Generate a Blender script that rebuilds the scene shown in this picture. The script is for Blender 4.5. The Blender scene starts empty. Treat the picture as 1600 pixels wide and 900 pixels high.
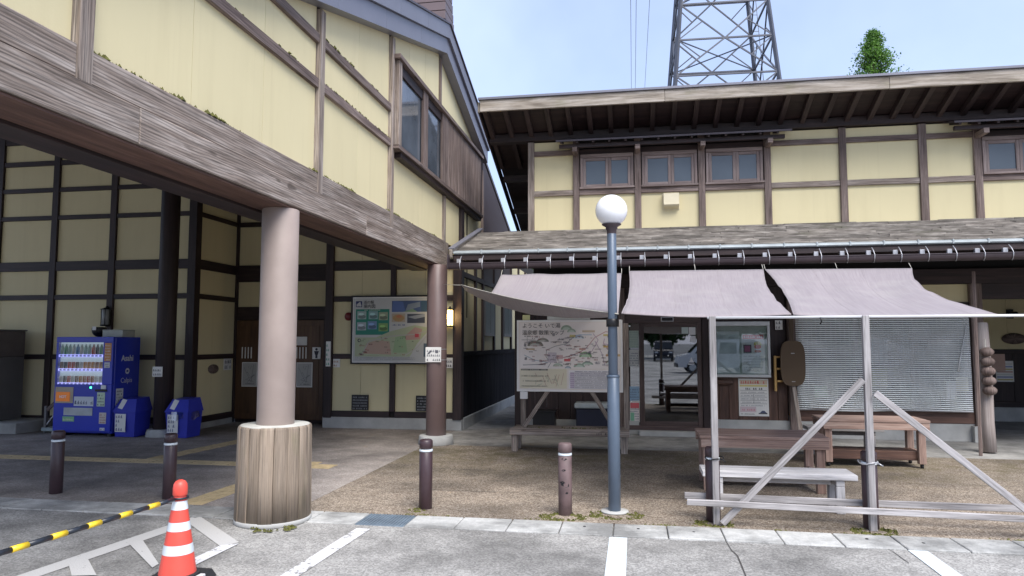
import bpy, bmesh, math, random
from mathutils import Vector, Matrix, Quaternion, noise as mnoise
R = math.radians
rnd = random.Random(11)
S = bpy.context.scene
C = S.collection

# ------------------------------------------------------------------ camera, sky, sun, exposure
F_PX, EYE = 1100.0, 1.7
PITCH = math.atan(85 / F_PX)
YAW = math.atan(190 / F_PX * math.cos(PITCH))
cam = bpy.data.cameras.new('camera')
cam.lens = 36 * F_PX / 1600
cam.clip_end = 2000
cam_o = bpy.data.objects.new('camera', cam)
cam_o.location = (0, 0, EYE)
cam_o.rotation_euler = (R(90) + PITCH, 0, YAW)
C.objects.link(cam_o)
S.camera = cam_o

SUN_EL, SUN_AZ = R(54), R(148)          # azimuth measured from +Y towards +X
w = bpy.data.worlds.new('World'); S.world = w; w.use_nodes = True
wn, wl = w.node_tree.nodes, w.node_tree.links
sky = wn.new('ShaderNodeTexSky'); sky.sky_type = 'NISHITA'; sky.sun_disc = False
sky.sun_elevation = SUN_EL; sky.sun_rotation = SUN_AZ
sky.altitude = 400; sky.air_density = 1.0; sky.dust_density = 2.5; sky.ozone_density = 1.2
hz = wn.new('ShaderNodeMixRGB'); hz.blend_type = 'MIX'
wtc = wn.new('ShaderNodeTexCoord'); wns = wn.new('ShaderNodeTexNoise')
wns.inputs['Scale'].default_value = 2.2; wns.inputs['Detail'].default_value = 5
wr = wn.new('ShaderNodeMapRange')
wr.inputs[1].default_value = .35; wr.inputs[2].default_value = .7
wr.inputs[3].default_value = .28; wr.inputs[4].default_value = .62
wl.new(wtc.outputs['Generated'], wns.inputs['Vector']); wl.new(wns.outputs['Fac'], wr.inputs[0])
wl.new(wr.outputs[0], hz.inputs['Fac'])
wl.new(sky.outputs[0], hz.inputs['Color1'])
hz.inputs['Color2'].default_value = (4.9, 5.8, 8.4, 1)   # thin high cloud veil
wl.new(hz.outputs[0], wn['Background'].inputs['Color'])
wn['Background'].inputs['Strength'].default_value = 0.074
sl = bpy.data.lights.new('sun', 'SUN'); sl.energy = 1.75; sl.angle = R(40); sl.color = (1, .965, .91)
so = bpy.data.objects.new('sun', sl); C.objects.link(so)
sd = Vector((math.sin(SUN_AZ) * math.cos(SUN_EL), math.cos(SUN_AZ) * math.cos(SUN_EL), math.sin(SUN_EL)))
so.rotation_euler = (-sd).to_track_quat('-Z', 'Y').to_euler(); so.location = sd * 60
S.view_settings.view_transform = 'Standard'; S.view_settings.look = 'None'
S.view_settings.gamma = 1; S.view_settings.use_curve_mapping = False
S.view_settings.exposure = 1.5
S.cycles.use_denoising = True
S.cycles.max_bounces = 8; S.cycles.diffuse_bounces = 5; S.cycles.transparent_max_bounces = 12
S.cycles.sample_clamp_indirect = 6

# ------------------------------------------------------------------ photograph pixel -> place
_fh = Vector((-math.sin(YAW), math.cos(YAW), 0)); _r = Vector((math.cos(YAW), math.sin(YAW), 0)); _z = Vector((0, 0, 1))
_F = _fh * math.cos(PITCH) + _z * math.sin(PITCH); _U = -_fh * math.sin(PITCH) + _z * math.cos(PITCH)
def px(x, y, ax, v):
    """the point where pixel (x, y) of the 1600x900 photograph meets the plane axis ax = v"""
    d = _F + _r * (x - 800) / F_PX + _U * (450 - y) / F_PX
    o = Vector((0, 0, EYE)); return o + d * ((v - o[ax]) / d[ax])
def gx(x, y): p = px(x, y, 2, 0); return (p.x, p.y)

# ------------------------------------------------------------------ materials
MATS = {}
def nt(m): return m.node_tree.nodes, m.node_tree.links
def new_mat(name):
    m = bpy.data.materials.new(name); m.use_nodes = True; MATS[name] = m
    return m, m.node_tree.nodes, m.node_tree.links, m.node_tree.nodes['Principled BSDF']
def coords(n, l, kind, scale):
    mp = n.new('ShaderNodeMapping'); mp.inputs['Scale'].default_value = scale
    if kind == 'POS':
        g = n.new('ShaderNodeNewGeometry'); l.new(g.outputs['Position'], mp.inputs['Vector'])
    else:
        t = n.new('ShaderNodeTexCoord'); oi = n.new('ShaderNodeObjectInfo'); ad = n.new('ShaderNodeVectorMath'); ad.operation = 'ADD'
        sc = n.new('ShaderNodeVectorMath'); sc.operation = 'SCALE'; sc.inputs['Scale'].default_value = 37.0
        cb = n.new('ShaderNodeCombineXYZ')
        for i in range(3): l.new(oi.outputs['Random'], cb.inputs[i])
        l.new(cb.outputs[0], sc.inputs[0]); l.new(t.outputs['UV' if kind == 'UV' else 'Object'], ad.inputs[0]); l.new(sc.outputs[0], ad.inputs[1])
        l.new(ad.outputs[0], mp.inputs['Vector'])
    return mp.outputs[0]
def tex(n, l, vec, scale=1., detail=4., rough=.55, dist=0.):
    t = n.new('ShaderNodeTexNoise'); t.inputs['Scale'].default_value = scale; t.inputs['Detail'].default_value = detail
    t.inputs['Roughness'].default_value = rough; t.inputs['Distortion'].default_value = dist
    l.new(vec, t.inputs['Vector']); return t.outputs['Fac']
def ramp(n, l, fac, stops):
    r = n.new('ShaderNodeValToRGB'); e = r.color_ramp.elements
    while len(e) < len(stops): e.new(.5)
    for q, (p, c) in zip(e, stops): q.position = p; q.color = (*c, 1) if len(c) == 3 else c
    l.new(fac, r.inputs['Fac']); return r.outputs['Color']
def mixc(n, l, a, b, fac, mode='MIX'):
    x = n.new('ShaderNodeMixRGB'); x.blend_type = mode
    for s, v in (('Color1', a), ('Color2', b), ('Fac', fac)):
        if hasattr(v, 'is_output'): l.new(v, x.inputs[s])
        else: x.inputs[s].default_value = v if s == 'Fac' else (*v, 1)
    return x.outputs['Color']
def bump(n, l, p, h, strength=.3, dist=.01):
    b = n.new('ShaderNodeBump'); b.inputs['Strength'].default_value = strength; b.inputs['Distance'].default_value = dist
    l.new(h, b.inputs['Height']); l.new(b.outputs[0], p.inputs['Normal'])

def plain(name, col, rough=.6, metal=0., var=.12, scale=6., bmp=.1, emit=None, estr=0.):
    if name in MATS: return MATS[name]
    m, n, l, p = new_mat(name); v = coords(n, l, 'OBJ', (1, 1, 1))
    a = tex(n, l, v, scale, 5); lo = tuple(c * (1 - var) for c in col); hi = tuple(min(1, c * (1 + var)) for c in col)
    l.new(ramp(n, l, a, [(.3, lo), (.7, hi)]), p.inputs['Base Color'])
    p.inputs['Roughness'].default_value = rough; p.inputs['Metallic'].default_value = metal
    if bmp: bump(n, l, p, tex(n, l, v, scale * 12, 4), bmp, .003)
    if emit: p.inputs['Emission Color'].default_value = (*emit, 1); p.inputs['Emission Strength'].default_value = estr
    return m
def flat(name, col, rough=.55):                       # printing inks
    if name in MATS: return MATS[name]
    m, n, l, p = new_mat(name); p.inputs['Base Color'].default_value = (*col, 1); p.inputs['Roughness'].default_value = rough
    return m
def wood(name, dark, mid, light, rough=.75, fine=70., contrast=.5, bmp=.5, green=0., ring=0.):
    m, n, l, p = new_mat(name)
    v1 = coords(n, l, 'UV', (1.1, 13, 1)); v2 = coords(n, l, 'UV', (2.4, fine, 1)); v3 = coords(n, l, 'UV', (1.3, 3.5, 1))
    a = tex(n, l, v1, 1., 6, .6, .6); b = tex(n, l, v2, 1., 5, .65, .25); c = tex(n, l, v3, 1., 4)
    base = ramp(n, l, a, [(.28, dark), (.5, mid), (.72, light)])
    gr = ramp(n, l, b, [(.32, (1 - contrast,) * 3), (.52, (1, 1, 1)), (.8, (1.12, 1.12, 1.12))])
    col = mixc(n, l, base, gr, 1., 'MULTIPLY')
    col = mixc(n, l, col, tuple(x * .62 for x in dark), ramp(n, l, c, [(.52, (0, 0, 0)), (.8, (.55, .55, .55))]))
    if ring:
        v5 = coords(n, l, 'UV', (.35, 3.2, 1)); wv = n.new('ShaderNodeTexWave'); wv.bands_direction = 'Y'; wv.inputs['Scale'].default_value = 4.2; wv.inputs['Distortion'].default_value = 9.; wv.inputs['Detail'].default_value = 2.; wv.inputs['Detail Scale'].default_value = .8; l.new(v5, wv.inputs['Vector'])
        col = mixc(n, l, col, ramp(n, l, wv.outputs['Fac'], [(.0, (1 - ring,) * 3), (.45, (1, 1, 1)), (1, (1.1, 1.1, 1.1))]), 1., 'MULTIPLY')
    if ring:
        kn = tex(n, l, coords(n, l, 'UV', (2.6, 8, 1)), 1.2, 1, .4); col = mixc(n, l, col, tuple(x * .45 for x in dark), ramp(n, l, kn, [(.72, (0, 0, 0)), (.78, (.75,) * 3)]))
    if green:
        v4 = coords(n, l, 'UV', (2.5, 5, 1)); g = tex(n, l, v4, 1., 5)
        col = mixc(n, l, col, (.14, .15, .05), ramp(n, l, g, [(.56, (0, 0, 0)), (.74, (green,) * 3)]))
    oi = n.new('ShaderNodeObjectInfo')
    mr = n.new('ShaderNodeMapRange'); mr.inputs[3].default_value = .82; mr.inputs[4].default_value = 1.15
    l.new(oi.outputs['Random'], mr.inputs[0])
    hs = n.new('ShaderNodeHueSaturation'); l.new(col, hs.inputs['Color']); l.new(mr.outputs[0], hs.inputs['Value'])
    l.new(hs.outputs[0], p.inputs['Base Color']); p.inputs['Roughness'].default_value = rough
    bump(n, l, p, b, bmp, .004)
    return m
def plaster(name, col, stain=.3):
    m, n, l, p = new_mat(name)
    v = coords(n, l, 'OBJ', (1, 1, 1)); vp = coords(n, l, 'POS', (2.2, 2.2, .35))
    a = tex(n, l, v, .9, 4); b = tex(n, l, vp, 1.6, 5, .6)
    c = ramp(n, l, a, [(.3, tuple(x * .95 for x in col)), (.7, col)])
    c = mixc(n, l, c, tuple(x * y for x, y in zip(col, (.62, .58, .5))), ramp(n, l, b, [(.48, (0, 0, 0)), (.78, (stain,) * 3)]))
    vs_ = coords(n, l, 'POS', (9, 9, .22)); st = tex(n, l, vs_, 1., 4, .6); c = mixc(n, l, c, tuple(x * y for x, y in zip(col, (.6, .56, .48))), ramp(n, l, st, [(.58, (0, 0, 0)), (.8, (stain * 1.1,) * 3)]))
    sp = tex(n, l, v, 26, 2)
    c = mixc(n, l, c, (.2, .16, .08), ramp(n, l, sp, [(.76, (0, 0, 0)), (.82, (.55,) * 3)]))
    oi = n.new('ShaderNodeObjectInfo'); mr = n.new('ShaderNodeMapRange'); mr.inputs[3].default_value = .965; mr.inputs[4].default_value = 1.03
    l.new(oi.outputs['Random'], mr.inputs[0]); hs = n.new('ShaderNodeHueSaturation'); l.new(c, hs.inputs['Color']); l.new(mr.outputs[0], hs.inputs['Value'])
    l.new(hs.outputs[0], p.inputs['Base Color']); p.inputs['Roughness'].default_value = .82
    bump(n, l, p, tex(n, l, v, 60, 4), .12, .004)
    return m

CREAM = plaster('cream_panel', (.69, .61, .375), .15)
GREYW = wood('weathered_grey_wood', (.15, .11, .085), (.30, .245, .208), (.49, .43, .385), contrast=.6, bmp=.8, ring=.4)
FASCW = wood('weathered_fascia_wood', (.15, .12, .09), (.33, .285, .235), (.52, .47, .42), contrast=.45, green=.3)
BRNW = wood('weathered_brown_wood', (.09, .06, .052), (.19, .14, .122), (.31, .245, .22), contrast=.55, ring=.3)
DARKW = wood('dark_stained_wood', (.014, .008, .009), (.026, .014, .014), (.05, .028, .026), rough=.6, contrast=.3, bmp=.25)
REDW = wood('red_brown_wood', (.05, .024, .017), (.10, .05, .035), (.16, .09, .065), rough=.6, contrast=.4)
TABLEW = wood('table_wood', (.22, .135, .105), (.36, .245, .20), (.50, .38, .32), contrast=.45)
PALEW = wood('pale_painted_wood', (.22, .205, .20), (.37, .35, .35), (.54, .52, .52), contrast=.5, fine=50)
BENCHW = wood('bleached_wood', (.36, .35, .36), (.55, .54, .55), (.72, .71, .72), contrast=.35, fine=50)
STUMPW = wood('stump_wood', (.255, .20, .148), (.30, .237, .18), (.345, .28, .218), contrast=.5, fine=120, bmp=.9, green=.3)
DOORW = wood('toilet_door_wood', (.06, .027, .012), (.10, .047, .02), (.14, .07, .03), rough=.5, contrast=.25)
YELW = wood('yellow_pine', (.32, .18, .06), (.48, .29, .10), (.6, .4, .16), contrast=.25)
NAVYW = wood('black_navy_boards', (.010, .009, .012), (.018, .016, .02), (.03, .028, .034), rough=.95, contrast=.3, bmp=.2)
NAVYW.node_tree.nodes['Principled BSDF'].inputs['Specular IOR Level'].default_value = .12
METALF = plain('grey_metal_cover', (.19, .19, .225), .42, .3, .06, 2, .03)
ROOFM = plain('brown_metal_roof', (.10, .075, .072), .45, .3, .15, 2, .05)
PALEM = plain('galvanised_blue', (.34, .375, .385), .5, .3, .15, 5, .05)
GUTM = plain('brown_gutter', (.055, .04, .045), .4, .1, .15, 4, .03)
STEEL = plain('steel_strap', (.5, .5, .52), .4, .6, .12, 20, .05)
COLP = plain('column_paint', (.31, .25, .222), .6, 0, .13, 2.2, .12)
COL2 = plain('brown_column_paint', (.155, .105, .098), .45, 0, .07, 3, .05)
CONC = plain('concrete', (.40, .40, .385), .85, 0, .18, 3, .25)
CONCD = plain('grey_concrete', (.30, .295, .28), .85, 0, .2, 3, .25)
WHITEP = plain('white_board', (.78, .77, .755), .45, 0, .03, 3, .02)
PAPER = plain('paper', (.74, .73, .70), .7, 0, .03, 6, .02)
BLACKM = plain('black_metal', (.012, .012, .014), .4, .2, .1, 8, .03)
BOLP = plain('bollard_paint', (.048, .028, .033), .38, 0, .15, 5, .06)
BOLF = plain('faded_bollard_paint', (.125, .085, .085), .55, 0, .35, 7, .1)
LAMPP = plain('lamp_post_paint', (.085, .115, .16), .38, .1, .08, 4, .04)
GLOBE = plain('opal_globe', (.85, .86, .88), .22, 0, .01, 2, 0)
ORANGE = plain('cone_orange', (.74, .085, .06), .42, 0, .06, 8, .03)
REFLW = plain('reflective_white', (.66, .72, .76), .3, 0, .05, 10, .03)
RUB = plain('black_rubber', (.02, .02, .022), .7, 0, .2, 10, .2)
YEL = plain('bar_yellow', (.80, .55, .03), .35, 0, .05, 8, .02)
NAVY = plain('bar_black', (.02, .025, .035), .35, 0, .1, 8, .02)
VBLUE = plain('vending_blue', (.02, .04, .46), .28, 0, .05, 2, .01)
BINB = plain('bin_blue', (.03, .04, .42), .38, 0, .08, 4, .03)
GREYP = plain('grey_paint', (.13, .125, .125), .45, .1, .06, 3, .03)
FROST = plain('frosted_pane', (.085, .105, .125), .12, 0, .12, 1.2, 0)
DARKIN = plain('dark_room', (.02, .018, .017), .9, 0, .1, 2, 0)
VENTC = plain('cream_plastic', (.66, .59, .42), .45, 0, .04, 4, .02)
PYL = plain('pylon_steel', (.10, .105, .125), .5, .4, .15, .6, .02)
WIRE = plain('wire', (.12, .12, .14), .5, .3, .1, 1, 0)
MOSS = plain('moss', (.095, .095, .022), .95, 0, .45, 25, .3)
TACT = plain('tactile_yellow', (.52, .41, .24), .75, 0, .2, 9, .15)
PAINT = plain('road_paint', (.72, .72, .71), .7, 0, .12, 14, .2)
ROPE = plain('rope', (.5, .48, .42), .8, 0, .2, 40, .2)
BARK = wood('bark', (.04, .03, .025), (.09, .07, .055), (.15, .125, .10), contrast=.5)

def cloth_mat():
    m, n, l, p = new_mat('mauve_shade_cloth')
    v = coords(n, l, 'UV', (60, 1.2, 1)); v2 = coords(n, l, 'UV', (1.5, 1.5, 1))
    a = tex(n, l, v, 1., 5, .6); b = tex(n, l, v2, 1., 4)
    c = ramp(n, l, a, [(.3, (.25, .215, .226)), (.55, (.295, .255, .266)), (.75, (.335, .298, .306))])
    c = mixc(n, l, c, (.36, .33, .315), ramp(n, l, b, [(.5, (0, 0, 0)), (.75, (.5,) * 3)]))
    l.new(c, p.inputs['Base Color']); p.inputs['Roughness'].default_value = .85
    p.inputs['Sheen Weight'].default_value = .15
    bump(n, l, p, a, .25, .004)
    tr = n.new('ShaderNodeBsdfTranslucent'); l.new(c, tr.inputs['Color'])
    mx = n.new('ShaderNodeMixShader'); mx.inputs[0].default_value = .07
    l.new(p.outputs[0], mx.inputs[1]); l.new(tr.outputs[0], mx.inputs[2]); l.new(mx.outputs[0], n['Material Output'].inputs['Surface'])
    return m
CLOTH = cloth_mat()
def glass_mat(name, tint=(.55, .6, .6), refl=.18):
    m, n, l, p = new_mat(name)
    t = n.new('ShaderNodeBsdfTransparent'); t.inputs[0].default_value = (*tint, 1)
    g = n.new('ShaderNodeBsdfGlossy'); g.inputs['Roughness'].default_value = .015; g.inputs['Color'].default_value = (.95, .97, 1, 1)
    lw = n.new('ShaderNodeLayerWeight'); lw.inputs['Blend'].default_value = .25
    mr = n.new('ShaderNodeMapRange'); mr.inputs[3].default_value = refl; mr.inputs[4].default_value = .9
    l.new(lw.outputs['Fresnel'], mr.inputs[0]); mx = n.new('ShaderNodeMixShader')
    l.new(mr.outputs[0], mx.inputs[0]); l.new(t.outputs[0], mx.inputs[1]); l.new(g.outputs[0], mx.inputs[2])
    l.new(mx.outputs[0], n['Material Output'].inputs['Surface'])
    return m
GLASS = glass_mat('door_glass', (.35, .37, .37), .23)
CLEAR = glass_mat('clear_glass', (.9, .93, .93), .06)
WGLASS = glass_mat('window_glass', (.3, .34, .37), .38)

def ground_mat(name, base, dark, light, cell, patch, stain=None, cellmix=.6, rough=.9):
    m, n, l, p = new_mat(name); v = coords(n, l, 'POS', (1, 1, 1))
    vo = n.new('ShaderNodeTexVoronoi'); vo.inputs['Scale'].default_value = cell; l.new(v, vo.inputs['Vector'])
    sp = n.new('ShaderNodeSeparateColor'); l.new(vo.outputs['Color'], sp.inputs[0])
    c = ramp(n, l, sp.outputs[0], [(.1, dark), (.5, base), (.9, light)])
    big = tex(n, l, v, patch, 6, .62); mid = tex(n, l, v, patch * 7, 5, .6)
    c = mixc(n, l, base, c, cellmix)
    c = mixc(n, l, c, ramp(n, l, big, [(.38, (.46,) * 3), (.57, (1.0,) * 3)]), 1., 'MULTIPLY')
    c = mixc(n, l, c, ramp(n, l, mid, [(.3, (.78,) * 3), (.65, (1.06,) * 3)]), 1., 'MULTIPLY')
    blot = tex(n, l, v, patch * 2.3, 3, .5); c = mixc(n, l, c, tuple(k * .5 for k in base), ramp(n, l, blot, [(.62, (0, 0, 0)), (.7, (.5,) * 3)]))
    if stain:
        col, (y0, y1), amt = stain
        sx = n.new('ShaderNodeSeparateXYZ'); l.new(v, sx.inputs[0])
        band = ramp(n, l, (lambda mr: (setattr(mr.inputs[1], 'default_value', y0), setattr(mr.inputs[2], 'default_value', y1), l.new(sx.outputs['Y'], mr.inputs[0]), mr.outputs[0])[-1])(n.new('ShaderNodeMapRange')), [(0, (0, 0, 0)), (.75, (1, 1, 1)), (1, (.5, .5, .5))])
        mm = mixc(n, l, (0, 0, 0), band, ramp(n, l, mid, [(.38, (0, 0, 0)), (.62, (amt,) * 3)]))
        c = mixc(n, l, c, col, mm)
    l.new(c, p.inputs['Base Color']); p.inputs['Roughness'].default_value = rough
    b = n.new('ShaderNodeMath'); b.operation = 'ADD'; l.new(vo.outputs['Distance'], b.inputs[0]); l.new(mid, b.inputs[1])
    bump(n, l, p, b.outputs[0], .5, .006)
    return m
ASPH = ground_mat('worn_asphalt', (.345, .335, .315), (.19, .185, .18), (.52, .51, .485), 75, .55)
FARA = ground_mat('far_asphalt', (.13, .13, .13), (.09, .09, .09), (.19, .19, .19), 30, .05)
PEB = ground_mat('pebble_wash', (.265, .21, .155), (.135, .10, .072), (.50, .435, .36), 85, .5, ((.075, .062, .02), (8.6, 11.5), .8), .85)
PORCHF = ground_mat('porch_floor', (.35, .31, .28), (.24, .20, .18), (.5, .45, .41), 70, .45)
KERBM = ground_mat('kerb_concrete', (.52, .52, .50), (.41, .41, .40), (.61, .61, .59), 90, 1.3, None, .35)
WALKM = ground_mat('walkway_concrete', (.36, .35, .325), (.29, .28, .27), (.43, .42, .4), 60, .8, None, .3)

# ------------------------------------------------------------------ builders
WLOC = {}
def wl_of(o): return WLOC[o.name] if o else Vector((0, 0, 0))
def put(name, me, parent, loc, quat=None):
    o = bpy.data.objects.new(name, me); C.objects.link(o)
    loc = Vector(loc); o.parent = parent; o.location = loc - wl_of(parent)
    if quat is not None: o.rotation_mode = 'QUATERNION'; o.rotation_quaternion = quat
    WLOC[o.name] = loc
    return o
def tag(o, label, cat, group=None):
    o['label'] = label; o['category'] = cat
    if group: o['group'] = group
    return o
def thing(name, label, cat, loc, group=None):
    return tag(put(name, None, None, loc), label, cat, group)
def struct(o): o['kind'] = 'structure'; return o
def stuff(o): o['kind'] = 'stuff'; return o

_cache = {}
def box_mesh(dx, dy, dz, mat, grain, bev):
    key = (round(dx, 4), round(dy, 4), round(dz, 4), mat.name, grain, bev)
    if key in _cache: return _cache[key]
    bm = bmesh.new(); bmesh.ops.create_cube(bm, size=1)
    for v in bm.verts: v.co = Vector((v.co.x * dx, v.co.y * dy, v.co.z * dz))
    b = min(bev, .3 * min(dx, dy, dz))
    if b > .0006: bmesh.ops.bevel(bm, geom=bm.edges[:], offset=b, segments=1, affect='EDGES')
    uv = bm.loops.layers.uv.new('UVMap'); o1, o2 = [i for i in range(3) if i != grain]
    for f in bm.faces:
        nrm = f.normal
        for lp in f.loops:
            c = lp.vert.co
            if abs(nrm[grain]) > .8: lp[uv].uv = (c[o1] * .3, c[o2])
            else: lp[uv].uv = (c[grain], c[o1] + c[o2] + (5 if abs(nrm[o1]) > .5 else 0))
    me = bpy.data.meshes.new('box'); bm.to_mesh(me); bm.free(); me.materials.append(mat); _cache[key] = me
    return me
def bx(name, x0, x1, y0, y1, z0, z1, mat, parent=None, grain=None, bev=.004):
    d = (abs(x1 - x0), abs(y1 - y0), abs(z1 - z0))
    if grain is None: grain = max(range(3), key=lambda i: d[i])
    return put(name, box_mesh(*d, mat, grain, bev), parent, ((x0 + x1) / 2, (y0 + y1) / 2, (z0 + z1) / 2))
def bar(name, p0, p1, wd, ht, mat, parent=None, up=(0, 0, 1), bev=.004):
    p0, p1 = Vector(p0), Vector(p1); a = p1 - p0; L = a.length; x = a.normalized()
    y = Vector(up).cross(x); y = y.normalized() if y.length > 1e-4 else Vector((0, 1, 0)); z = x.cross(y)
    q = Matrix((x, y, z)).transposed().to_quaternion()
    return put(name, box_mesh(L, wd, ht, mat, 0, bev), parent, (p0 + p1) / 2, q)
class MB:
    """collects shapes for ONE mesh (one part)"""
    def __init__(s): s.v, s.f, s.m, s.sm, s.uv = [], [], [], [], []
    def quad(s, pts, m=0, uv=None, smooth=False):
        i = len(s.v); s.v += [Vector(p) for p in pts]; s.f.append(tuple(range(i, i + len(pts)))); s.m.append(m); s.sm.append(smooth)
        s.uv.append(uv or [(0, 0)] * len(pts))
    def box(s, x0, x1, y0, y1, z0, z1, m=0):
        P = [Vector((x, y, z)) for z in (z0, z1) for y in (y0, y1) for x in (x0, x1)]; s.hexa(P, m)
    def hexa(s, P, m=0):
        for f in ((0, 2, 3, 1), (4, 5, 7, 6), (0, 1, 5, 4), (2, 6, 7, 3), (1, 3, 7, 5), (0, 4, 6, 2)): s.quad([P[k] for k in f], m, [(0, 0), (.1, 0), (.1, 1), (0, 1)])
    def bar(s, p0, p1, wd, ht, m=0, up=(0, 0, 1)):
        p0, p1 = Vector(p0), Vector(p1); x = (p1 - p0).normalized(); y = Vector(up).cross(x)
        y = y.normalized() if y.length > 1e-4 else Vector((0, 1, 0)); z = x.cross(y)
        s.hexa([b + y * (sy * wd / 2) + z * (sz * ht / 2) for sz in (-1, 1) for sy in (-1, 1) for b in (p0, p1)], m)
    def tube(s, pts, r, n=8, m=0, cap=True):
        pts = [Vector(p) for p in pts]; rr = r if isinstance(r, (list, tuple)) else [r] * len(pts); base = len(s.v)
        for i, p in enumerate(pts):
            d = (pts[min(i + 1, len(pts) - 1)] - pts[max(i - 1, 0)]).normalized()
            a = d.cross(Vector((0, 0, 1)) if abs(d.z) < .9 else Vector((1, 0, 0))).normalized(); b = d.cross(a)
            for k in range(n): t = 2 * math.pi * k / n; s.v.append(p + (a * math.cos(t) + b * math.sin(t)) * rr[i])
        for i in range(len(pts) - 1):
            for k in range(n):
                k2 = (k + 1) % n; s.f.append((base + i * n + k, base + i * n + k2, base + (i + 1) * n + k2, base + (i + 1) * n + k))
                s.m.append(m); s.sm.append(True); s.uv.append([(i * .2, k / n), (i * .2, (k + 1) / n), (i * .2 + .2, (k + 1) / n), (i * .2 + .2, k / n)])
        if cap:
            for i, rev in ((0, False), (len(pts) - 1, True)):
                idx = [base + i * n + k for k in range(n)]; s.f.append(tuple(reversed(idx)) if not rev else tuple(idx)); s.m.append(m); s.sm.append(False); s.uv.append([(0, 0)] * n)
    def lathe(s, prof, c=(0, 0, 0), n=24, m=0, a0=0., a1=2 * math.pi):
        c = Vector(c); full = abs(a1 - a0 - 2 * math.pi) < 1e-6; cols = n if full else n + 1; base = len(s.v)
        for r, z in prof:
            for k in range(cols): t = a0 + (a1 - a0) * k / n; s.v.append(c + Vector((r * math.cos(t), r * math.sin(t), z)))
        rm = max(r for r, z in prof)
        for i in range(len(prof) - 1):
            if prof[i] == prof[i + 1]: continue
            for k in range(n):
                k2 = (k + 1) % cols; s.f.append((base + i * cols + k, base + i * cols + k2, base + (i + 1) * cols + k2, base + (i + 1) * cols + k))
                s.m.append(m); s.sm.append(True); u = rm * (a1 - a0) / n
                s.uv.append([(prof[i][1], k * u), (prof[i][1], k * u + u), (prof[i + 1][1], k * u + u), (prof[i + 1][1], k * u)])
    def mesh(s, mats, origin=(0, 0, 0)):
        o = Vector(origin); me = bpy.data.meshes.new('part'); me.from_pydata([v - o for v in s.v], [], s.f)
        for mt in (mats if isinstance(mats, (list, tuple)) else [mats]): me.materials.append(mt)
        me.polygons.foreach_set('material_index', s.m); me.polygons.foreach_set('use_smooth', s.sm)
        ul = me.uv_layers.new(name='UVMap'); flatuv = [c for f in s.uv for p in f for c in p]; ul.data.foreach_set('uv', flatuv)
        bm = bmesh.new(); bm.from_mesh(me); bmesh.ops.remove_doubles(bm, verts=bm.verts, dist=1e-5)
        bmesh.ops.recalc_face_normals(bm, faces=bm.faces); bm.to_mesh(me); bm.free(); me.update()
        return me
    def build(s, name, mats, parent=None, origin=None, quat=None):
        if origin is None:
            xs = [v.x for v in s.v]; ys = [v.y for v in s.v]; zs = [v.z for v in s.v]
            origin = ((min(xs) + max(xs)) / 2, (min(ys) + max(ys)) / 2, min(zs))
        return put(name, s.mesh(mats, origin), parent, origin, quat)
def cyl(name, c, r, z0, z1, mat, parent=None, n=28, r1=None, bev=.006):
    m = MB(); r1 = r if r1 is None else r1; k = min(bev, (z1 - z0) * .3)
    m.lathe([(0, z0), (r - k, z0), (r - k, z0), (r, z0 + k), (r, z0 + k), (r1, z1 - k), (r1, z1 - k), (r1 - k, z1), (r1 - k, z1), (0, z1)], (c[0], c[1], 0), n)
    return m.build(name, mat, parent)
def tube(name, pts, r, mat, parent=None, n=8):
    m = MB(); m.tube(pts, r, n); return m.build(name, mat, parent)
def prism_x(name, poly, x0, x1, mat, parent=None):      # polygon in (y, z) pushed along x
    m = MB(); n = len(poly)
    m.quad([(x0, y, z) for y, z in poly]); m.quad([(x1, y, z) for y, z in reversed(poly)])
    for i in range(n):
        a, b = poly[i], poly[(i + 1) % n]; L = math.dist(a, b)
        m.quad([(x0, *a), (x0, *b), (x1, *b), (x1, *a)], 0, [(0, 0), (0, L), (x1 - x0, L), (x1 - x0, 0)])
    return m.build(name, mat, parent)
FACE_S = Matrix.Rotation(R(90), 3, 'X').to_quaternion()                                                   # print that faces -Y
FACE_E = (Matrix.Rotation(R(90), 3, 'Z') @ Matrix.Rotation(R(90), 3, 'X')).to_quaternion()               # print that faces +X
def text(s, size, loc, mat, parent, quat=FACE_S, align='LEFT', bold=0., name='lettering', xs=1., vert=False):
    c = bpy.data.curves.new('t', 'FONT'); c.body = '\n'.join(s) if vert else s; c.size = size; c.align_x = align; c.offset = bold; c.space_line = .95; c.extrude = .0004
    c.resolution_u = 2
    o = bpy.data.objects.new('t', c); C.objects.link(o)
    dg = bpy.context.evaluated_depsgraph_get(); me = bpy.data.meshes.new_from_object(o.evaluated_get(dg))
    bpy.data.objects.remove(o); bpy.data.curves.remove(c)
    if xs != 1.:
        for v in me.vertices: v.co.x *= xs
    me.materials.clear(); me.materials.append(mat)
    return put(name, me, parent, loc, quat)
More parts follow.
